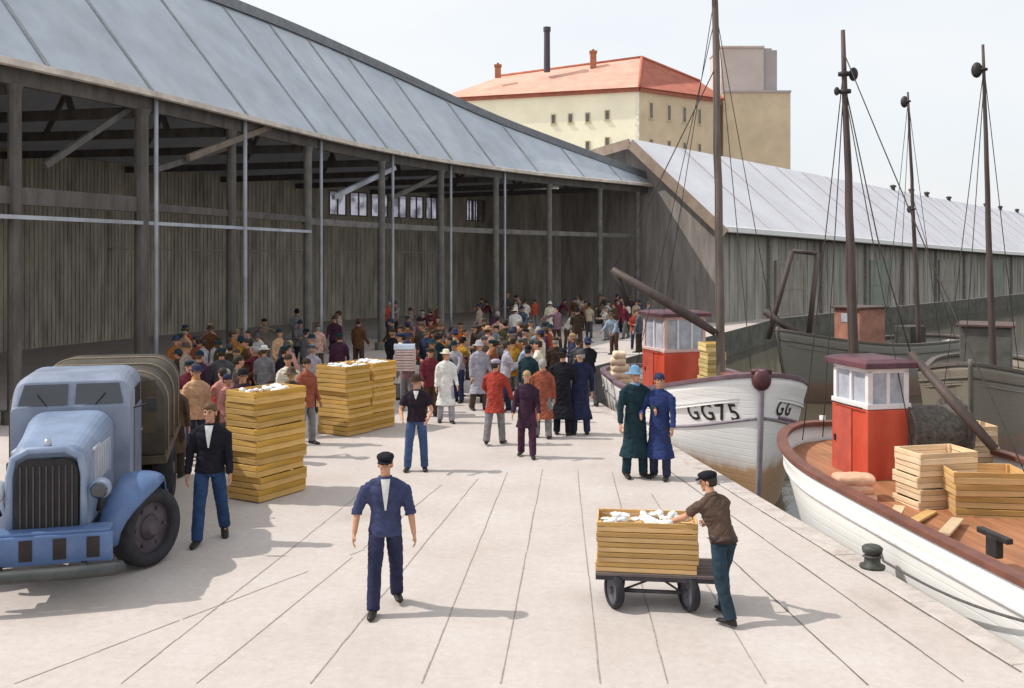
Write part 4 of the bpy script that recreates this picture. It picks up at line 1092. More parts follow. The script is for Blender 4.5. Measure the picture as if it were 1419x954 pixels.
# ------------------------------------------------------------------ lorry
def lorry():
    h = Vector((.26, -.966, 0)).normalized()
    g0 = Vector((-5.48, 11.62, 0))
    t = empty('parked_lorry', (g0.x, g0.y, 0.008), math.atan2(h.x, -h.y))
    tag(t, 'old blue grey lorry with dark radiator and round mudguards at the left edge', 'lorry')
    # local: forward -Y, left +X
    paint = mat('lorry_blue_grey', (0.20, 0.26, 0.38), .45, .16, 2.2, .1, 20, spec=.5, dirt=(0.42, 0.43, 0.47), dirt_amt=.65)
    blue = mat('lorry_blue', (0.085, 0.15, 0.31), .4, .18, 2.5, .1, 20, spec=.5, dirt=(0.3, 0.33, 0.4), dirt_amt=.5)
    pale = mat('lorry_pale_grey_sunlit', (0.52, 0.53, 0.57), .5, .12, 2.5, .1, 20, dirt=(0.3, 0.33, 0.42), dirt_amt=.6)  # pale grey louvres; also sunlight painted onto the sun-side guard and headlight
    black = mat('lorry_black', (0.022, 0.02, 0.022), .6, .3, 4); canvas = mat('tarpaulin_dark_fill', (0.075, 0.064, 0.052), .9, .3, 2.2, .3, 30)
    glass = mat('lorry_glass', (0.03, 0.035, 0.045), .06, .2, 2, spec=.8); rubber = mat('tyre_rubber', (0.03, 0.03, 0.036))
    chrome = mat('lorry_chrome', (.45, .46, .5), .3, .1, 4, metal=.8)
    # chassis
    mb = MB()
    for s in (-1, 1): mb.box((s * .42, 3.0, .68), (.1, 6.6, .18))
    mb.build('chassis', black, t)
    # bonnet: rounded long nose
    def sec(y, w_, z0, z1, r):
        p = []
        for a in range(0, 7): q = PI * a / 6; p.append((w_ - r + r * math.cos(q / 2), y, z1 - r + r * math.sin(q / 2)))
        left = [Vector(v) for v in p]; right = [Vector((-v[0], v[1], v[2])) for v in reversed(p)]
        return [Vector((w_, y, z0))] + left + right + [Vector((-w_, y, z0))]
    mb = MB(); mb.loft([sec(0.0, .40, .72, 1.72, .2), sec(.05, .43, .72, 1.76, .2), sec(.8, .47, .72, 1.85, .22), sec(1.55, .54, .72, 1.95, .25)])
    bn = mb.build('bonnet', paint, t, smooth=False, bevel=.01)
    mb = MB()
    for s in (-1, 1):
        mb = MB()
        mb.box((s * .452, .78, 1.64), (.03, .95, .03))
        for k in range(7): mb.box((s * (.45 + .011 * k), .45 + k * .13, 1.42), (.03, .05, .42))
        mb.build('louvre', pale, bn)
    # radiator shell + dark grille with bars
    mb = MB(); mb.loft([sec(-.10, .34, .78, 1.62, .16), sec(-.012, .35, .77, 1.63, .16)]); mb.build('grille', black, t)
    mb = MB()
    for k in range(9): mb.box((-.28 + k * .07, -.108, 1.17), (.016, .02, .76))
    mb.build('grille_bar', mat('grille_bar_dark', (.075, .065, .07), .5), t)
    mb = MB()
    mb.tube([(-.40, -.075, .75), (-.405, -.075, 1.42), (-.36, -.075, 1.64), (-.2, -.075, 1.73), (.2, -.075, 1.73), (.36, -.075, 1.64), (.405, -.075, 1.42), (.40, -.075, .75)], .045, n=8)
    mb.build('radiator_shell', paint, t, smooth=True)
    mb = MB(); mb.tube([(0, -.02, 1.74), (0, -.02, 1.85)], [.05, .035], n=12); mb.build('radiator_cap', chrome, bn, smooth=True)
    # lower blue apron with slots and bumper
    mb = MB(); mb.box((0, -.30, .62), (1.50, .07, .34)); mb.box((0, -.14, .80), (1.44, .30, .05)); mb.build('apron', blue, t, bevel=.02)
    for x in (-.54, -.18, .18, .54):
        mb = MB(); mb.box((x, -.337, .63), (.14, .012, .24)); mb.build('apron_slot', mat('slot_brown', (.035, .026, .026), .7), t)
    mb = MB(); mb.tube([(-.86, -.42, .40), (-.78, -.50, .40), (-.4, -.53, .40), (.4, -.53, .40), (.78, -.50, .40), (.86, -.42, .40)], .075, n=12)
    mb.build('bumper', mat('bumper_grey', (.07, .075, .075), .5, .2, 4, metal=.3), t, smooth=True)
    mb = MB()
    for s in (-1, 1): mb.box((s * .45, -.42, .42), (.06, .22, .1))
    mb.build('bumper_bracket', black, t)
    # headlights
    for s in (-1, 1):
        hl = MB(); hl.ell((s * .58, -.02, 1.24), (.125, .16, .125), n=16, m=10); o = hl.build('headlight', pale if s < 0 else paint, t, smooth=True)
        ln = MB(); ln.tube([(s * .58, -.165, 1.24), (s * .58, -.195, 1.24)], [.10, .075], n=18); ln.build('lens', glass, o, smooth=True)
        st = MB(); st.tube([(s * .58, .02, 1.12), (s * .54, .1, .95)], .03, n=8); st.build('bracket', black, o, smooth=True)
    # mudguards: arched band over each front wheel, running back to the step
    for s in (-1, 1):
        rings = []; n = 16
        for k in range(n + 1):
            a = R(186 - 206 * k / n); r = .63; g = min(1, k / n / .45); g = g * g * (3 - 2 * g)
            cy = .92 + r * math.cos(a); cz = .52 + r * math.sin(a) * .98
            nrm = Vector((0, math.cos(a), math.sin(a)))
            x0, x1 = s * (.46 + .20 * g), s * (.74 + .48 * g)
            c0 = Vector((x0, cy, cz)); c1 = Vector((x1, cy, cz))
            up_ = [c0.lerp(c1, (1 - math.cos(PI * q / 10)) / 2) + nrm * (.13 * math.sin(PI * q / 10) ** .8 - .05) for q in range(11)]
            rings.append(up_ + [c0.lerp(c1, .04 + .92 * (1 - math.cos(PI * q / 10)) / 2) + nrm * (.11 * math.sin(PI * q / 10) ** .8 - .062) for q in range(10, -1, -1)])
        mb = MB(); mb.loft(rings); mb.build('mudguard', blue if s > 0 else pale, t, smooth=True)  # sun-side guard paler: sunlight put into its colour
        mb = MB(); mb.box((s * .92, 1.95, .62), (.5, .95, .05)); mb.build('running_board', black, t, bevel=.01)
    # wheels
    def wheel(x, y, st, dual=False):
        w_ = empty('wheel', (x, y, .50), st); w_.parent = t
        n = 36; W_ = .16; rings = []
        for a, r in ((-.8, .33), (-1, .42), (-.85, .485), (-.4, .5), (.4, .5), (.85, .485), (1, .42), (.8, .33)):
            rings.append([Vector((a * W_, r * math.cos(2 * PI * q / n), r * math.sin(2 * PI * q / n))) for q in range(n)])
        m1 = MB(); m1.loft(rings + [rings[0]], cap=False); m1.build('tyre', rubber, w_, smooth=True)
        m2 = MB(); sx = 1 if x > 0 else -1
        m2.tube([(-.10, 0, 0), (sx * .06, 0, 0)] if sx > 0 else [(.10, 0, 0), (-.06, 0, 0)], .335, n=30)
        m2.tube([(0, 0, 0), (sx * .08, 0, 0), (sx * .15, 0, 0)], [.2, .16, .09], n=20)
        for q in range(6): m2.tube([(sx * .05, .25 * math.cos(q * PI / 3), .25 * math.sin(q * PI / 3)), (sx * .085, .25 * math.cos(q * PI / 3), .25 * math.sin(q * PI / 3))], .022, n=6)
        m2.build('rim', mat('rim_plum', (.075, .06, .075), .5, .3, 5), w_)
    wheel(1.0, .92, R(-38)); wheel(-1.0, .92, R(-38)); wheel(.95, 4.6, 0); wheel(-.95, 4.6, 0)
    for y_ in (.92, 4.6): mb = MB(); mb.tube([(-.92, y_, .5), (.92, y_, .5)], .055, n=8); mb.build('axle', black, t)
    # cab
    mb = MB(); Wc = .74
    def csec(y, w_, z1, r): return sec(y, w_, .72, z1, r)
    mb.loft([csec(1.56, Wc, 2.0, .08), csec(1.58, Wc, 2.02, .08), csec(1.72, Wc, 2.32, .2), csec(1.9, Wc + .02, 2.40, .25), csec(2.75, Wc + .02, 2.42, .25), csec(2.95, Wc, 2.34, .25)])
    cab = mb.build('cab', mat('cab_grey_blue', (.21, .245, .33), .5, .2, 2, .1, 20, dirt=(.36, .37, .41), dirt_amt=.5), t, bevel=.01)
    mb = MB()
    for s in (-1, 1): mb.add([(s * .05, 1.575, 2.03), (s * .65, 1.575, 2.03), (s * .59, 1.69, 2.29), (s * .05, 1.69, 2.29)], [(0, 1, 2, 3)])
    for v_ in mb.v: v_.y -= .012
    mb.build('windscreen', glass, cab, recalc=False)
    for s in (-1, 1):
        mb = MB(); mb.box((s * (Wc + .024), 2.28, 1.36), (.02, .84, 1.10)); d_ = mb.build('door', mat('cab_door_blue', (.15, .18, .26), .5, .2, 2), cab, bevel=.006)
        mb = MB(); mb.box((s * (Wc + .018), 2.28, 2.06), (.02, .66, .26)); mb.build('window', glass, d_)
        mb = MB(); mb.box((s * (Wc + .045), 2.60, 1.5), (.03, .13, .03)); mb.build('handle', chrome, d_)
    for s in (-1, 1):
        mb = MB(); mb.tube([(s * .78, 1.62, 1.95), (s * .98, 1.5, 2.02)], .012, n=6); mb.box((s * 1.02, 1.49, 2.0), (.13, .025, .19)); mb.build('mirror', black, t, bevel=.006)
        mb = MB(); mb.tube([(s * .30, 1.555, 2.02), (s * .42, 1.60, 2.17)], .009, n=6); mb.build('wiper', black, cab)
    for k in range(3):
        y = 3.5 + k * 1.15; mb = MB(); pr_ = sec(y, 1.085, 1.0, 2.235, .45); mb.tube(pr_, .014, n=6); mb.build('lashing_rope', mat('lashing_rope', (.28, .23, .16), .9, .2, 30), t, smooth=True)
    # load bed; canvas cover added to keep dark behind the cab, hoops as ribs
    mb = MB(); mb.box((0, 4.75, .95), (2.2, 3.5, .12)); mb.build('load_bed', mat('bed_timber', (.10, .075, .05), .8, .3, 2), t, bevel=.01)
    rings = []
    for k in range(13):
        y = 3.05 + k * 3.4 / 12; q = .03 * math.cos(k * PI / 1.5)
        sct = sec(y, 1.08 - .02 + q * .4, 1.02, 2.20 + q, .45); rings.append(sct)
    mb = MB(); mb.loft(rings); mb.build('tarpaulin', canvas, t, smooth=True)
    mb = MB(); mb.box((0, 3.02, 1.75), (1.9, .012, .8)); mb.build('headboard', mat('bed_timber', (.10, .075, .05)), t)
lorry()
# ------------------------------------------------------------------ boats
class Hull:
    """local: bow at y=0, stern at y=L; x half beam; z above quay level"""
    def __init__(s, L_, B, zb, zm, zs, bow=.42, stern=.30, bluff=.62, sternp=2.4, rake=.9, srake=.5, z0=-1.9):
        s.L, s.B, s.zb, s.zm, s.zs, s.bow, s.stern, s.bluff, s.sp, s.rake, s.srake, s.z0 = L_, B, zb, zm, zs, bow, stern, bluff, sternp, rake, srake, z0
    def sheer(s, u):
        m = .62
        if u < m: f = 1 - u / m; return s.zm + (s.zb - s.zm) * f ** 2.0
        f = (u - m) / (1 - m); return s.zm + (s.zs - s.zm) * f ** 2.0
    def half(s, u, v):
        b = s.B * (.70 + .30 * v ** .7)
        if u < s.bow:
            k = max(0, u / s.bow); b *= math.sin(PI / 2 * k) ** (s.bluff + .75 * (1 - v))
        if u > 1 - s.stern:
            k = (u - 1 + s.stern) / s.stern; b *= max(0, 1 - k ** (s.sp - .5 * (1 - v))) ** (.5 + .3 * (1 - v))
        return b
    def pt(s, u, v, side, inn=0.0, dz=0.0):
        y = u * s.L + s.rake * (1 - v) ** 1.5 * max(0, 1 - u / .35) ** 1.5 - s.srake * (1 - v) ** 1.5 * max(0, 1 - (1 - u) / .3) ** 1.5
        z = s.z0 + (s.sheer(u) - s.z0) * v
        b = s.half(u, v)
        if inn:
            e = 2e-3; ua, ub = max(0, u - e), min(1, u + e)
            tx = s.half(ub, v) - s.half(ua, v); ty = (ub - ua) * s.L
            l = math.hypot(tx, ty); b2 = b - inn * ty / l; y2 = y + inn * tx / l
            b2 = max(b2, 0.0); b, y = b2, y2
        return Vector((side * b, y, z + dz))
    us = [0, .003, .008, .016, .03, .05, .075, .105, .14, .18, .23, .29, .36, .44, .52, .6, .67, .73, .78, .83, .87, .9, .93, .955, .973, .986, .995, 1]
    us = sorted(set(us + [(a + b) / 2 for a, b in zip(us, us[1:])] + [(a * 3 + b) / 4 for a, b in zip(us[3:16], us[4:17])] + [(a + b * 3) / 4 for a, b in zip(us[3:16], us[4:17])]))

def vat(h, u, z): return (z - h.z0) / (h.sheer(u) - h.z0)
def make_boat(name, label, loc, rz, h, hullm, deckm, railm, strakem, deckdrop=.42, railh=.09, strake=None, cat='boat', group='fishing boats moored in the basin'):
    bt = empty(name, loc, rz); tag(bt, label, cat, group)
    V = [0, .1, .2, .3, .4, .5, .56, .62, .68, .73, .78, .83, .88, .92, .96, 1.0]
    mb = MB()
    for sd_ in (-1, 1):
        vs = [h.pt(u, v, sd_) for v in V for u in h.us] + [h.pt(u, 1, sd_, .075) for u in h.us] + [h.pt(u, 1, sd_, .085, -deckdrop - .06) for u in h.us]
        n = len(h.us); fs = []
        for j in range(len(V) + 1):
            for i in range(n - 1):
                f = (j * n + i, j * n + i + 1, (j + 1) * n + i + 1, (j + 1) * n + i); fs.append(f if sd_ > 0 else tuple(reversed(f)))
        mb.add(vs, fs)
    me = mb.mesh('hull', True, recalc=False)
    bm = bmesh.new(); bm.from_mesh(me); bmesh.ops.remove_doubles(bm, verts=bm.verts, dist=1e-4); bm.to_mesh(me); bm.free()
    me.materials.append(hullm); hull = link('hull', me, bt)
    for p in me.polygons: p.use_smooth = True
    # deck
    mb = MB(); U_ = h.us[4:-2]
    L_ = [h.pt(u, 1, -1, .07, -deckdrop) for u in U_]; R_ = [h.pt(u, 1, 1, .07, -deckdrop) for u in U_]
    n = len(U_)
    mid = [(a + b) / 2 + U(.05) for a, b in zip(L_, R_)]
    mb.add(L_ + mid + R_, [(i, i + 1, n + i + 1, n + i) for i in range(n - 1)] + [(n + i, n + i + 1, 2 * n + i + 1, 2 * n + i) for i in range(n - 1)])
    mb.build('deck', deckm, bt, recalc=True)
    # rail cap around the sheer
    mb = MB(); path = [(u, -1) for u in h.us] + [(u, 1) for u in reversed(h.us[:-1])]
    rings = []
    for u, sd_ in path:
        o = h.pt(u, 1, sd_, -.035); i = h.pt(u, 1, sd_, .15)
        if u == 0: o = h.pt(0, 1, sd_) + Vector((0, -.04, 0)); i = h.pt(0, 1, sd_) + Vector((0, .2, 0))
        if u == 1: o = h.pt(1, 1, sd_) + Vector((0, .04, 0)); i = h.pt(1, 1, sd_) - Vector((0, .16, 0))
        rings.append([o + U(.003), o + U(railh), i + U(railh), i + U(.003)])
    mb.loft(rings + [rings[0]], cap=False); mb.build('rail', railm, bt, bevel=.01)
    # rubbing strake
    for dz, r in ((-.30, .035),):
        for sd_ in (-1, 1):
            mb = MB(); mb.tube([h.pt(u, vat(h, u, strake(u) if strake else h.sheer(u) + dz), sd_) for u in h.us[1:]], r, n=8)
            mb.build('rubbing_strake', strakem, bt, smooth=True)
    # stem post
    mb = MB(); mb.tube([h.pt(0, v, 1) + Vector((0, -.02, 0)) for v in V] + [h.pt(0, 1, 1) + Vector((0, -.03, .16))], .06, n=8)
    mb.build('stem', railm if strakem is None else strakem, bt, smooth=True)
    return bt
def hull_mat(name, top, low, zsplit, mark=(0.25, 0.05, 0.04)):
    m = bpy.data.materials.new(name); m.use_nodes = True; nt = m.node_tree; N = nt.nodes; L = nt.links; b = N['Principled BSDF']
    b.inputs['Roughness'].default_value = .38; b.inputs['Specular IOR Level'].default_value = .4
    tc = N.new('ShaderNodeTexCoord'); sx = N.new('ShaderNodeSeparateXYZ'); L.new(tc.outputs['Object'], sx.inputs[0])
    nz = N.new('ShaderNodeTexNoise'); nz.inputs['Scale'].default_value = 2.0; nz.inputs['Detail'].default_value = 8; nz.inputs['Roughness'].default_value = .7
    mp = N.new('ShaderNodeMapping'); mp.inputs['Scale'].default_value = (1.4, 1.4, .35); L.new(tc.outputs['Object'], mp.inputs[0]); L.new(mp.outputs[0], nz.inputs['Vector'])
    ad = N.new('ShaderNodeMath'); ad.operation = 'MULTIPLY_ADD'; ad.inputs[1].default_value = .5; L.new(nz.outputs['Fac'], ad.inputs[0]); L.new(sx.outputs['Z'], ad.inputs[2])
    mr = N.new('ShaderNodeMapRange'); mr.inputs['From Min'].default_value = zsplit - .3 + .25; mr.inputs['From Max'].default_value = zsplit + .3 + .25; L.new(ad.outputs[0], mr.inputs['Value'])
    rp = N.new('ShaderNodeValToRGB'); e = rp.color_ramp.elements
    e[0].position = 0; e[0].color = (*low, 1); e[1].position = 1; e[1].color = (*top, 1)
    k = rp.color_ramp.elements.new(.42); k.color = (*[v * 1.15 for v in low], 1); k = rp.color_ramp.elements.new(.62); k.color = (*[a * .6 + c * .4 for a, c in zip(top, low)], 1)
    L.new(mr.outputs[0], rp.inputs['Fac'])
    n2 = N.new('ShaderNodeTexNoise'); n2.inputs['Scale'].default_value = 5; n2.inputs['Detail'].default_value = 9; n2.inputs['Roughness'].default_value = .75; L.new(mp.outputs[0], n2.inputs['Vector'])
    r2 = N.new('ShaderNodeValToRGB'); r2.color_ramp.elements[0].position = .56; r2.color_ramp.elements[1].position = .75; r2.color_ramp.elements[1].color = (.28,) * 3 + (1,)
    L.new(n2.outputs['Fac'], r2.inputs['Fac'])
    mx = N.new('ShaderNodeMixRGB'); mx.inputs['Color2'].default_value = (.52, .44, .37, 1); L.new(r2.outputs['Color'], mx.inputs['Fac']); L.new(rp.outputs['Color'], mx.inputs['Color1'])
    L.new(mx.outputs['Color'], b.inputs['Base Color'])
    # plank seams
    wv = N.new('ShaderNodeTexWave'); wv.bands_direction = 'Z'; wv.inputs['Scale'].default_value = 2.2; wv.inputs['Distortion'].default_value = .3
    L.new(tc.outputs['Object'], wv.inputs['Vector']); cr = N.new('ShaderNodeValToRGB'); cr.color_ramp.elements[0].position = 0; cr.color_ramp.elements[1].position = .08
    L.new(wv.outputs['Fac'], cr.inputs['Fac']); bp = N.new('ShaderNodeBump'); bp.inputs['Strength'].default_value = .25; bp.inputs['Distance'].default_value = .01
    L.new(cr.outputs['Color'], bp.inputs['Height']); L.new(bp.outputs['Normal'], b.inputs['Normal'])
    return m
white_hull = hull_mat('hull_white_tan', (.82, .81, .80), (.42, .26, .15), -.30)
white_hull2 = hull_mat('hull_white', (.84, .83, .81), (.38, .23, .14), -.62)
dark_hull = hull_mat('hull_dark_green', (.24, .235, .205), (.24, .16, .12), -.7)
dark_hull2 = hull_mat('hull_dark_brown', (.25, .215, .175), (.24, .16, .12), -.7)
deck_brown = mat('deck_brown', (.36, .155, .075), .6, .30, 1.6, .25, 14, stretch=(6, .5, 1), dirt=(.42, .22, .12), dirt_amt=.7)
deck_dark = mat('deck_dark', (.17, .12, .09), .7, .3, 1.6, .25, 14, stretch=(6, .5, 1))
rail_brown = mat('rail_brown', (.17, .065, .045), .5, .25, 3, .1, 20, dirt=(.07, .03, .03), dirt_amt=.6)
rail_plum = mat('rail_plum', (.16, .10, .12), .5, .2, 3)
red_paint = mat('wheelhouse_red', (.56, .078, .042), .45, .18, 2.2, .1, 14, stretch=(1, 1, .3), dirt=(.60, .16, .10), dirt_amt=.55)
white_paint = mat('wheelhouse_white', (.74, .70, .71), .5, .1, 3, dirt=(.5, .42, .4), dirt_amt=.5)
pink_paint = mat('wheelhouse_pink', (.68, .46, .43), .5, .14, 3, dirt=(.5, .3, .27), dirt_amt=.5)
roof_plum = mat('wheelhouse_roof_plum', (.10, .05, .065), .6, .3, 3, dirt=(.30, .06, .04), dirt_amt=.5)
glass_b = mat('wheelhouse_glass', (.42, .44, .50), .12, .25, 3, spec=.6)
mast_m = mat('mast_wood', (.085, .062, .055), .6, .35, 2.5, .2, 20, stretch=(1, 1, .2))
mast_l = mat('mast_wood_weathered', (.17, .135, .115), .65, .35, 2.5, .2, 20, stretch=(1, 1, .2))
rope_m = mat('rigging_rope', (.055, .048, .045), .9, .3, 20)
iron_m = mat('boat_iron', (.045, .04, .04), .6, .3, 5, metal=.2)

def wheelhouse(bt, c, rz, W_, D_, zb, hl, hw, ov=.10, roofm=roof_plum, winm=None):
    wh_ = empty('wheelhouse', c, rz); wh_.parent = bt
    mb = MB(); mb.box((0, 0, hl / 2), (W_, D_, hl)); mb.build('cabin_side', red_paint, wh_, bevel=.025)
    mb = MB(); t = .045; w2, d2 = W_ - .04, D_ - .04
    mb.box((0, 0, hl + .05), (w2 + .05, d2 + .05, .085)); mb.box((0, 0, hl + hw - .04), (w2, d2, .08))
    for sx in (-1, 1):
        for sy in (-1, 1): mb.box((sx * (w2 / 2 - .045), sy * (d2 / 2 - .045), hl + hw / 2 + .01), (.09, .09, hw - .10))
    fr = mb.build('window_band', winm or white_paint, wh_, bevel=.008)
    nx = 2 if W_ < 1.3 else 3; ny = max(2, int(D_ / .55))
    for k in range(1, nx):
        x = -w2 / 2 + w2 * k / nx
        for sy in (-1, 1): mb = MB(); mb.box((x, sy * (d2 / 2 - .03), hl + hw / 2 + .01), (.055, .05, hw - .115)); mb.build('mullion', white_paint, fr)
    for k in range(1, ny):
        y = -d2 / 2 + d2 * k / ny
        for sx in (-1, 1): mb = MB(); mb.box((sx * (w2 / 2 - .03), y, hl + hw / 2 + .01), (.05, .055, hw - .115)); mb.build('mullion', white_paint, fr)
    for sy in (-1, 1):
        mb = MB(); mb.box((0, sy * (d2 / 2 - .05), hl + hw / 2 + .005), (w2 - .16, .012, hw - .14)); mb.build('window', glass_b, fr)
    for sx in (-1, 1):
        mb = MB(); mb.box((sx * (w2 / 2 - .05), 0, hl + hw / 2 + .005), (.012, d2 - .16, hw - .14)); mb.build('window', glass_b, fr)
    mb = MB(); ring = lambda s, z: [Vector((sx * (W_ / 2 + s), sy * (D_ / 2 + s), z)) for sx, sy in ((-1, -1), (1, -1), (1, 1), (-1, 1))]
    z = hl + hw
    mb.loft([ring(ov, z), ring(ov, z + .09), ring(ov - .12, z + .14)])
    mb.build('roof', roofm, wh_, bevel=.015)
    # door with handle on the side facing the quay
    mb = MB(); mb.box((-(W_ / 2 + .012), D_ * .16, hl * .5 + .05), (.02, .52, hl - .16)); d_ = mb.build('door', mat('door_red_light', (.50, .10, .07), .5, .2, 2.5), wh_, bevel=.008)
    mb = MB(); mb.box((-(W_ / 2 + .035), D_ * .16 + .2, hl * .55), (.03, .03, .1)); mb.build('handle', iron_m, d_)
    # tyre fenders/ grab rail
    mb = MB(); mb.tube([(-W_ / 2 - .05, -D_ / 2 + .08, hl + .02), (-W_ / 2 - .06, 0, hl + .02), (-W_ / 2 - .05, D_ / 2 - .08, hl + .02)], .014, n=6); mb.build('grab_rail', iron_m, wh_, smooth=True)
    return wh_
def local(bt, p):
    a = bt.rotation_euler.z; v = Vector(p) - bt.location
    return Vector((v.x * math.cos(a) + v.y * math.sin(a), -v.x * math.sin(a) + v.y * math.cos(a), v.z))
def mast(bt, base, top, r0, r1, m, stays=(), blocks=(), spreader=None, rope=.010):
    """base, top and stay ends in world space"""
    b = local(bt, base); t = local(bt, top)
    mb = MB(); pts = []; rs = []; rr = random.Random(int(abs(base[0]) * 1000))
    for k in range(13):
        f = k / 12; w_ = .018 * (1 - abs(2 * f - 1))
        pts.append(b.lerp(t, f) + Vector((rr.uniform(-w_, w_), rr.uniform(-w_, w_), 0))); rs.append(r0 + (r1 - r0) * f ** 1.3)
    mb.tube(pts, rs, n=12); o = mb.build('mast', m, bt, smooth=True)
    for f, w_ in blocks:
        q = MB(); c = b.lerp(t, f); q.ell(c + Vector((-(r0 + .07) if w_ > 0 else (r0 + .05), 0, 0)), (.10 * abs(w_), .09 * abs(w_), .15 * abs(w_)), n=10, m=7)
        q.tube([c - U(.03), c + U(.03)], r0 * 1.05, n=12); q.build('mast_block', iron_m, o, smooth=True)
    if spreader:
        f, L_ = spreader; q = MB(); c = b.lerp(t, f); q.tube([c + Vector((-L_, 0, 0)), c + Vector((L_, 0, .03))], .028, n=8); q.build('spreader', m, o, smooth=True)
    for f, e in stays:
        c = b.lerp(t, f); e = local(bt, e); q = MB(); n = 8
        q.tube([c.lerp(e, k / n) - U(.10 * math.sin(PI * k / n) * (c - e).length / 10) for k in range(n + 1)], rope, n=6); q.build('stay', rope_m, o, smooth=True)
    return o
def lettering(bt, h, txt, side, y0, zc, size, m, up_tilt=0.0):
    cu = bpy.data.curves.new('letters', 'FONT'); cu.body = txt; cu.size = size; cu.space_character = 1.25; cu.offset = .006; cu.resolution_u = 3
    o = bpy.data.objects.new('letters_tmp', cu); col.objects.link(o)
    dg = bpy.context.evaluated_depsgraph_get(); dg.update(); me = bpy.data.meshes.new_from_object(o.evaluated_get(dg)); bpy.data.objects.remove(o)
    bm = bmesh.new(); bm.from_mesh(me); bmesh.ops.subdivide_edges(bm, edges=[e for e in bm.edges if e.calc_length() > .08], cuts=3); bmesh.ops.triangulate(bm, faces=bm.faces)
    w_ = max(v.co.x for v in bm.verts)
    tab = [(0.0, 0.0)]; pv = h.pt(0, .85, side)
    for k in range(1, 400):
        p = h.pt(k / 800, .85, side); tab.append((tab[-1][0] + (p - pv).length, p.y)); pv = p
    def arc(sv):
        for (a0, b0), (a1, b1) in zip(tab, tab[1:]):
            if a1 >= sv: return b0 + (b1 - b0) * (sv - a0) / max(1e-6, a1 - a0)
        return tab[-1][1]
    ymid = arc(y0 + w_ / 2)
    for v in bm.verts:
        # seen from outside: on the -x side text runs towards the bow (decreasing y); on the +x side away from it
        y = arc(y0 + ((w_ - v.co.x) if side < 0 else v.co.x)); z = zc + v.co.y + up_tilt * (h.sheer(y / h.L) - h.sheer(ymid / h.L))
        u = min(.99, max(.002, y / h.L)); vv = vat(h, u, z)
        for _ in range(6):
            p = h.pt(u, vv, side); u = min(.99, max(.002, u + (y - p.y) / h.L)); vv = vat(h, u, z)
        v.co = h.pt(u, vv, side, -.016)
    bm.to_mesh(me); bm.free(); me.name = 'registration_lettering'; me.materials.append(m); return link('registration_lettering', me, bt)

letter_m = mat('letter_black', (.02, .02, .022), .6, .3, 10)
# --- nearer of the two white boats further up the quay
def boat_far():
    h = Hull(12.0, 1.95, 1.62, .62, .52, bow=.36, bluff=.46, rake=.40, stern=.25)
    bt = make_boat('fishing_boat', 'white fishing boat lettered GG75 with red wheelhouse, moored by the blue oilskins', (4.94, 19.5, 0), math.atan2(.04, 1), h, white_hull, deck_dark, rail_plum, mat('strake_grey', (.27, .24, .27), .6), strake=lambda u: .20 + .60 * max(0, 1 - u / .3) ** 2)
    lettering(bt, h, 'GG75', -1, .50, .66, .48, letter_m, .55)
    lettering(bt, h, 'GG', 1, .42, .80, .44, letter_m, .7)
    mb = MB()
    mb.tube([h.pt(u, vat(h, u, h.sheer(u) - .78), 1, -.004) for u in h.us if .02 < u < .2], .035, n=6); mb.build('name_band', mat('band_mauve', (.22, .14, .18), .6), bt, smooth=True)
    # anchor fairlead shield at the stem head
    mb = MB(); c = h.pt(0, 1, 1); mb.ell(c + Vector((0, -.02, -.05)), (.20, .14, .22), n=14, m=8); mb.tube([c + Vector((-.2, .0, .12)), c + Vector((.2, 0, .12))], .05, n=8)
    mb.build('stem_head', mat('stem_head_brown', (.10, .035, .04), .5, .3, 6), bt, smooth=True)
    wc = local(bt, dp(934, 500, 27.5)); wheelhouse(bt, (wc.x, wc.y, .25), R(16), 1.30, 1.35, 0, 1.15, .98, winm=pink_paint)
    b = dp(1000, 540, 24.2); b.z = .25; t = b + Vector((-.12, 0, 11.0))
    t.x = (990 - CX) * t.y / F
    E = lambda x, y, d: dp(x, y, d)
    m_ = mast(bt, b, t, .115, .075, mast_l, stays=[(.93, E(905, 520, 28)), (.9, E(1085, 520, 24.5)), (.93, E(1043, 535, 20.4)), (.88, Vector(b) + Vector((-1.75, 3.2, .5)))],
         blocks=[(.935, 1.35), (.955, -.8)], spreader=(.60, .0001) if False else None)
    # heavy dark derrick boom reaching over the quay
    q = MB(); a0 = local(bt, dp(992, 462, 24.1)); a1 = local(bt, dp(848, 374, 24.6))
    q.tube([a0, a0.lerp(a1, .3) + U(.03), a0.lerp(a1, .55) + U(.02), a1], [.085, .13, .12, .09], n=10); bm_ = q.build('derrick_boom', mast_m, bt, smooth=True)
    q = MB(); p1 = a1; p2 = local(bt, dp(862, 398, 24.6)); p3 = local(bt, dp(871, 424, 24.6)); q.tube([p1, p2, p3], [.09, .07, .10], n=8); q.build('hoist_hook', iron_m, bm_, smooth=True)
    q = MB(); q.tube([a1, local(bt, dp(890, 300, 24.3)), local(bt, dp(991, 95, 24.15))], .014, n=6); q.build('topping_lift', rope_m, bm_, smooth=True)
    # hatch / red engine casing forward of the mast
    hc = local(bt, dp(1030, 510, 22.6)); mb = MB(); mb.box((hc.x, hc.y, .78), (.78, .9, .95)); mb.build('engine_casing', mat('casing_red_brown', (.30, .05, .035), .55, .25, 2.5, dirt=(.4, .15, .1), dirt_amt=.5), bt, bevel=.03)
    mb = MB(); mb.box((hc.x, hc.y, 1.275), (.86, .98, .05)); mb.build('casing_lid', mat('lid_brown', (.22, .08, .05), .6), bt, bevel=.01)
    return bt, h
B1, H1 = boat_far()

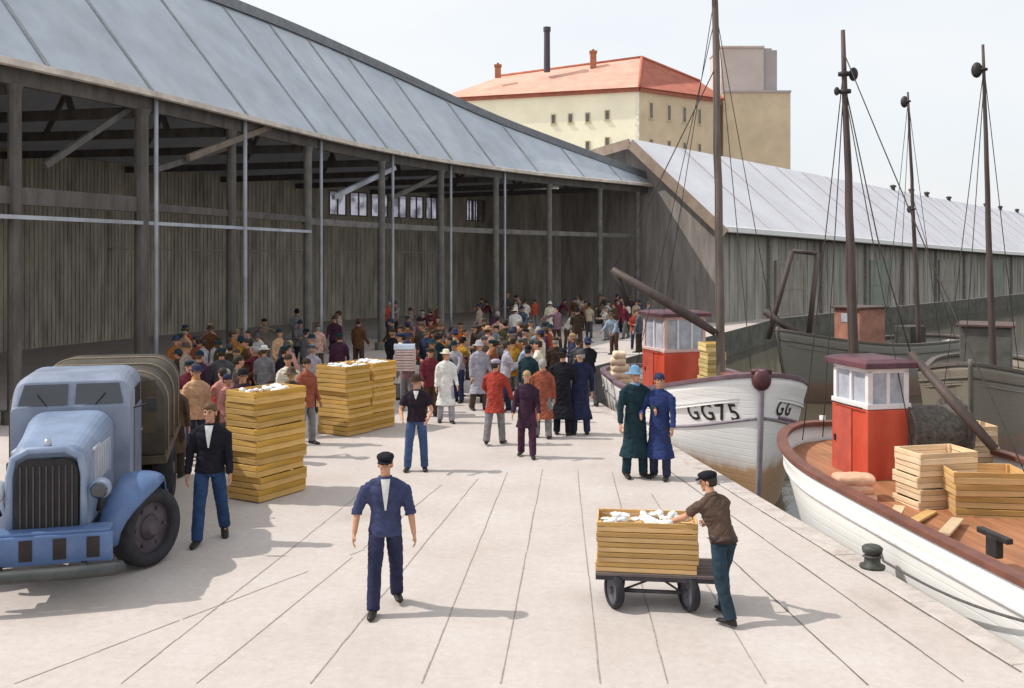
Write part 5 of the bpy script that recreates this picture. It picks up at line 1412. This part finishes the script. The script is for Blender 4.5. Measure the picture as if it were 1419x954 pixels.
def boat_near():
    h = Hull(14.5, 1.95, .85, .60, 1.05, bow=.26, bluff=.42, rake=.15, stern=.30, srake=.6)
    # tip (local y=0) is the rounded stern pointing up the quay; local +y runs towards the viewer
    A = edge_pt(10) + EV * 8.35 + EN * 2.10
    rz = math.atan2(EV.x, -EV.y) + 0.0
    dirv = -EV; rz = math.atan2(-dirv.x, dirv.y)
    bt = make_boat('fishing_boat', 'large white fishing boat with brown deck and red wheelhouse moored in the right foreground', (A.x, A.y, 0), rz, h, white_hull2, deck_brown, rail_brown, mat('strake_pale_grey', (.62, .60, .60), .5), deckdrop=.30, railh=.08)
    wp = gp(1206, 664, .35); wc = local(bt, wp)
    wheelhouse(bt, (wc.x, wc.y, .30), PI + R(4), .78, 1.05, 0, 1.27, .66, ov=.09)
    b = dp(1188, 560, 17.0); b.z = .35; t = dp(1168, 42, 17.0)
    E = dp
    mast(bt, b, t, .10, .036, mast_m, stays=[(.92, E(1112, 610, 17.4)), (.86, E(1265, 620, 15.5)), (.90, E(1140, 606, 17.0)), (.95, E(1440, 700, 12.0))], blocks=[(.90, .8), (.86, -.5)])
    # boom from the mast foot down to the deck on the right
    q = MB(); a0 = local(bt, dp(1262, 490, 15.9)); a1 = local(bt, dp(1378, 622, 14.6)); q.tube([a0, a0.lerp(a1, .5), a1], [.06, .085, .07], n=10); bo = q.build('cargo_boom', mast_m, bt, smooth=True)
    q = MB(); q.tube([a0, local(bt, dp(1216, 330, 16.6)), local(bt, dp(1171, 120, 17))], .012, n=6); q.build('topping_lift', rope_m, bo, smooth=True)
    # net drum / winch behind the wheelhouse
    wn = local(bt, dp(1282, 560, 16.2))
    mb = MB(); mb.tube([(wn.x - .5, wn.y, 1.15), (wn.x + .5, wn.y, 1.15)], .42, n=20); mb.tube([(wn.x - .52, wn.y, 1.15), (wn.x - .48, wn.y, 1.15)], .58, n=22); mb.tube([(wn.x + .48, wn.y, 1.15), (wn.x + .52, wn.y, 1.15)], .58, n=22)
    o = mb.build('net_drum', mat('net_dark', (.13, .115, .10), .95, .4, 14, .8, 40), bt, smooth=False)
    mb = MB()
    for s in (-1, 1): mb.beam((wn.x + s * .58, wn.y - .25, .3), (wn.x + s * .58, wn.y, 1.2), .07, .09); mb.beam((wn.x + s * .58, wn.y + .25, .3), (wn.x + s * .58, wn.y, 1.2), .07, .09)
    mb.build('drum_stand', iron_m, o)
    # hatch on the foredeck, cleats, low ventilators
    hp_ = local(bt, gp(1405, 690, .4)); mb = MB(); mb.box((hp_.x, hp_.y, .42), (1.2, 1.5, .34)); mb.build('hatch', mat('hatch_brown', (.30, .14, .08), .65, .3, 2), bt, bevel=.02)
    for (x, y) in ((1378, 748),):
        p = local(bt, gp(x, y, .70)); q = MB(); q.beam(p - Vector((0, .28, 0)) + U(.05), p + Vector((0, .28, .05)), .09, .07); q.box(p - U(.08), (.1, .2, .24)); q.build('cleat', iron_m, bt, bevel=.015)
    return bt, h
B2, H2 = boat_near()

def boats_dark():
    h = Hull(10.5, 1.6, 1.3, .6, .65, bow=.4, bluff=.6)
    for k, (x, d, rz, hm, lab, mx_, mt, mb_) in enumerate(((1078, 36.0, R(-58), dark_hull, 'grey green fishing boat with tall gallows frame, moored furthest back beside the warehouse quay', 1266, 128, 39.5),
                                                 (1345, 24.5, R(-28), dark_hull2, 'grey brown fishing boat half hidden behind the crates of the large white boat', 1370, 62, 26.0))):
        p = Vector(((x - CX) * d / F, d, 0)); 
        bt = make_boat('fishing_boat', lab, p, rz, h, hm, deck_dark, mat('rail_dark', (.13, .11, .095), .6), mat('strake_dark', (.14, .125, .105), .6))
        b = dp(mx_ + 8, 500, mb_); b.z = .2; t = dp(mx_ - 8, mt, mb_)
        if k == 0:
            mast(bt, b, t, .10, .04, mast_m, stays=[(.97, dp(1222, 490, 39)), (.97, dp(1305, 490, 40)), (.9, dp(1242, 490, 38.5)), (.6, dp(1330, 490, 41))], blocks=[(.965, 1.6), (.55, 1.0)], rope=.013)
            mb = MB(); mb.box((.1, 4.4, 1.15), (1.2, 1.5, 1.75)); mb.build('deckhouse', mat('deckhouse_russet', (.36, .17, .12), .6, .3, 2), bt, bevel=.03)
            mb = MB(); mb.box((.1, 4.4, 2.07), (1.4, 1.75, .08)); mb.build('deckhouse_roof', mat('deckhouse_roof_dark', (.10, .06, .05), .6, .3), bt, bevel=.02)
            for x_, y_, sx_, sy_ in ((.1, 3.64, .5, .02), (-.51, 4.1, .02, .4), (-.51, 4.75, .02, .4)):
                mb = MB(); mb.box((x_, y_, 1.68), (sx_, sy_, .34)); mb.build('window', glass_b, bt)
            # gallows frame over the side
            q = MB(); A_ = [local(bt, dp(x_, y_, 36.8)) for x_, y_ in ((1064, 470), (1098, 348), (1118, 490), (1133, 352), (1060, 432), (1124, 476))]
            q.tube([A_[0], A_[1]], .10, n=8); q.tube([A_[2], A_[3]], .10, n=8); q.tube([A_[4], A_[5]], .14, n=8); q.tube([A_[1], A_[3]], .08, n=8); q.build('gallows_frame', mast_m, bt, smooth=True)
            mb = MB(); mb.box((-.2, 7.9, .75), (.8, 1.0, .9)); mb.build('winch_box', mat('winch_dark', (.06, .06, .052), .7, .3, 3), bt, bevel=.03)
        else:
            mast(bt, b, t, .095, .036, mast_m, stays=[(.93, dp(1300, 600, 25)), (.95, dp(1420, 580, 27)), (.9, dp(1330, 590, 28))], blocks=[(.93, 1.4)], rope=.011)
            wc = Vector((.1, 6.6, 0)); mb = MB(); mb.box((wc.x, wc.y, 1.05), (1.4, 1.8, 1.7)); mb.build('deckhouse', mat('deckhouse_grey', (.12, .115, .10), .7, .3, 2), bt, bevel=.03)
            mb = MB(); mb.box((wc.x, wc.y, 1.94), (1.6, 2.0, .08)); mb.build('deckhouse_roof', mat('deckhouse_roof_dark', (.10, .06, .05)), bt, bevel=.02)
            for y_ in (-.5, .1, .6): mb = MB(); mb.box((wc.x - .705, wc.y + y_, 1.45), (.02, .38, .36)); mb.build('window', glass_b, bt)
boats_dark()

# ------------------------------------------------------------------ cargo on the boats
def cargo():
    rr = random.Random(31)
    # pale fish crates on the near boat: three piles of four
    for k, (x, y, n, L_, W_, H_, rz, nm) in enumerate(((1296, 700, 5, .95, .62, .17, R(14), 'left pile on the large white boat'), (1362, 712, 4, 1.0, .66, .17, R(-6), 'right pile on the large white boat'), (1330, 655, 5, .95, .62, .17, R(6), 'rear pile on the large white boat'))):
        p = gp(x, y, .36); stack(p, rz, L_, W_, H_, n, wood_p if k != 1 else wood_o, nm, 'fish crates on the large white boat', rr, .035, .335, False, .06)
    # flat boards pile left of the wheelhouse
    sack_m = mat('sack_peach', (.62, .37, .25), .9, .2, 5, .4, 40, rand=.12); sack_c = mat('sack_cream', (.72, .58, .42), .9, .2, 5, .4, 40, rand=.12)
    def sack(p, rz, s, m, label, group, seed):
        mb = MB(); N_ = 22; vs = []; fs = []
        for sgn in (1, -1):
            for j in range(N_ + 1):
                for i in range(N_ + 1):
                    a = 2 * i / N_ - 1; b = 2 * j / N_ - 1; e = max(0, (1 - abs(a) ** 5) * (1 - abs(b) ** 3.2)) ** .45
                    pin = 1 - .10 * (1 - e) - .05 * abs(a * b)
                    q = Vector((a * s[0] / 2 * pin, b * s[1] / 2 * pin, s[2] / 2 + sgn * s[2] / 2 * e))
                    q.z += .018 * noise.noise(Vector((q.x * 8 + seed * 3.1, q.y * 8, sgn))) * e; vs.append(q)
        n1 = (N_ + 1) ** 2
        for j in range(N_):
            for i in range(N_):
                k_ = j * (N_ + 1) + i; fs.append((k_, k_ + 1, k_ + N_ + 2, k_ + N_ + 1)); fs.append((n1 + k_, n1 + k_ + N_ + 1, n1 + k_ + N_ + 2, n1 + k_ + 1))
        mb.add(vs, fs); me = mb.mesh('sack', True)
        bm = bmesh.new(); bm.from_mesh(me); bmesh.ops.remove_doubles(bm, verts=bm.verts, dist=1e-4); bmesh.ops.recalc_face_normals(bm, faces=bm.faces); bm.to_mesh(me); bm.free()
        for q_ in me.polygons: q_.use_smooth = True
        me.materials.append(m); o = link('sack', me); o.location = p; o.rotation_euler.z = rz; tag(o, label, 'sack', group)
    nmz = ['bottom', 'second', 'third', 'fourth', 'top']
    p = Vector((5.12, 14.75, 0))
    for k in range(3): sack((p.x + rr.uniform(-.05, .05), p.y - .05, .345 + k * .13), R(rr.uniform(-14, 14)), (.66, .44, .17), sack_m, ['bottom', 'middle', 'top'][k] + ' peach sack in the pile left of the near red wheelhouse', 'peach sacks on the large white boat', k)
    p = Vector((3.12, 29.7, 0))
    for k in range(5):
        s = (.80 - .09 * k, .5, .25); sack((p.x + .1 + rr.uniform(-.05, .05), p.y, .13 + k * .20), R(rr.uniform(-10, 10)), s, sack_c, nmz[k] + ' cream sack in the tapering pile at the GG75 stern', 'cream sacks at the stern of the GG75 boat', k + 5)
    p = dp(987, 535, 25.6)
    stack((p.x, p.y, 0), R(12), .50, .62, .215, 7, mat('crate_wood_lemon', (.66, .50, .20), .75, .2, 3.5, .25, 30, rand=.25, stretch=(.35, .35, 3), dirt=(.45, .27, .12), dirt_amt=.6, island=.2), 'the narrow pile beside the GG75 wheelhouse', 'narrow crates on the GG75 boat', rr, .03, .27, False, .08)
    # loose boards on the near deck
    for k, (x, y, l, rz) in enumerate(((1240, 716, 1.3, 62), (1272, 724, 1.1, 48), (1318, 738, .9, 55))):
        q = gp(x, y, .37); mb = MB(); mb.box((0, 0, .02), (l, .15, .034)); o = mb.build('loose_board', wood_p if k != 1 else wood_o, None, loc=(q.x, q.y, .36 + .036 * k), rz=R(rz), bevel=.004)
        tag(o, ['long pale', 'orange tinted', 'short pale'][k] + ' loose plank lying on the brown deck in front of the red wheelhouse', 'plank', 'loose planks on the brown deck')
cargo()

# ------------------------------------------------------------------ bollard and mooring line
def bollard():
    p = gp(1211, 788); p = Vector((p.x - .02, p.y, 0))
    i = MB(); n = 20
    def ring(z, r): return [Vector((r * math.cos(2 * PI * q / n), r * math.sin(2 * PI * q / n), z)) for q in range(n)]
    i.loft([ring(.016, .16), ring(.045, .16), ring(.06, .105), ring(.20, .09), ring(.225, .125), ring(.27, .13), ring(.295, .10)])
    o = i.build('mooring_bollard', mat('bollard_iron', (.075, .078, .07), .6, .35, 6, .3, 25, metal=.3), None, smooth=True); o.location = p
    tag(o, 'short dark iron bollard on the quay edge holding the mooring line', 'bollard')
    c = B2.matrix_basis @ H2.pt(.62, .92, 1 if (B2.matrix_basis @ H2.pt(.62, .92, 1)).x < (B2.matrix_basis @ H2.pt(.62, .92, -1)).x else -1, -.02)
    a = p + U(.18); e = c; q = MB(); n = 14; pts = []
    for k in range(n + 1):
        f = k / n; v = a.lerp(e, f); v.z -= .13 * math.sin(PI * f); pts.append(v)
    coil = [p + Vector((.105 * math.cos(t_ * .7), .105 * math.sin(t_ * .7), .13 + .006 * t_)) for t_ in range(0, 18)]
    q.tube(coil + pts[1:], .017, n=6); r = q.build('mooring_line', mat('line_dark', (.10, .09, .085), .9, .3, 30), None, smooth=True)
    tag(r, 'slack dark mooring line from the bollard to the large white boat', 'rope')
bollard()
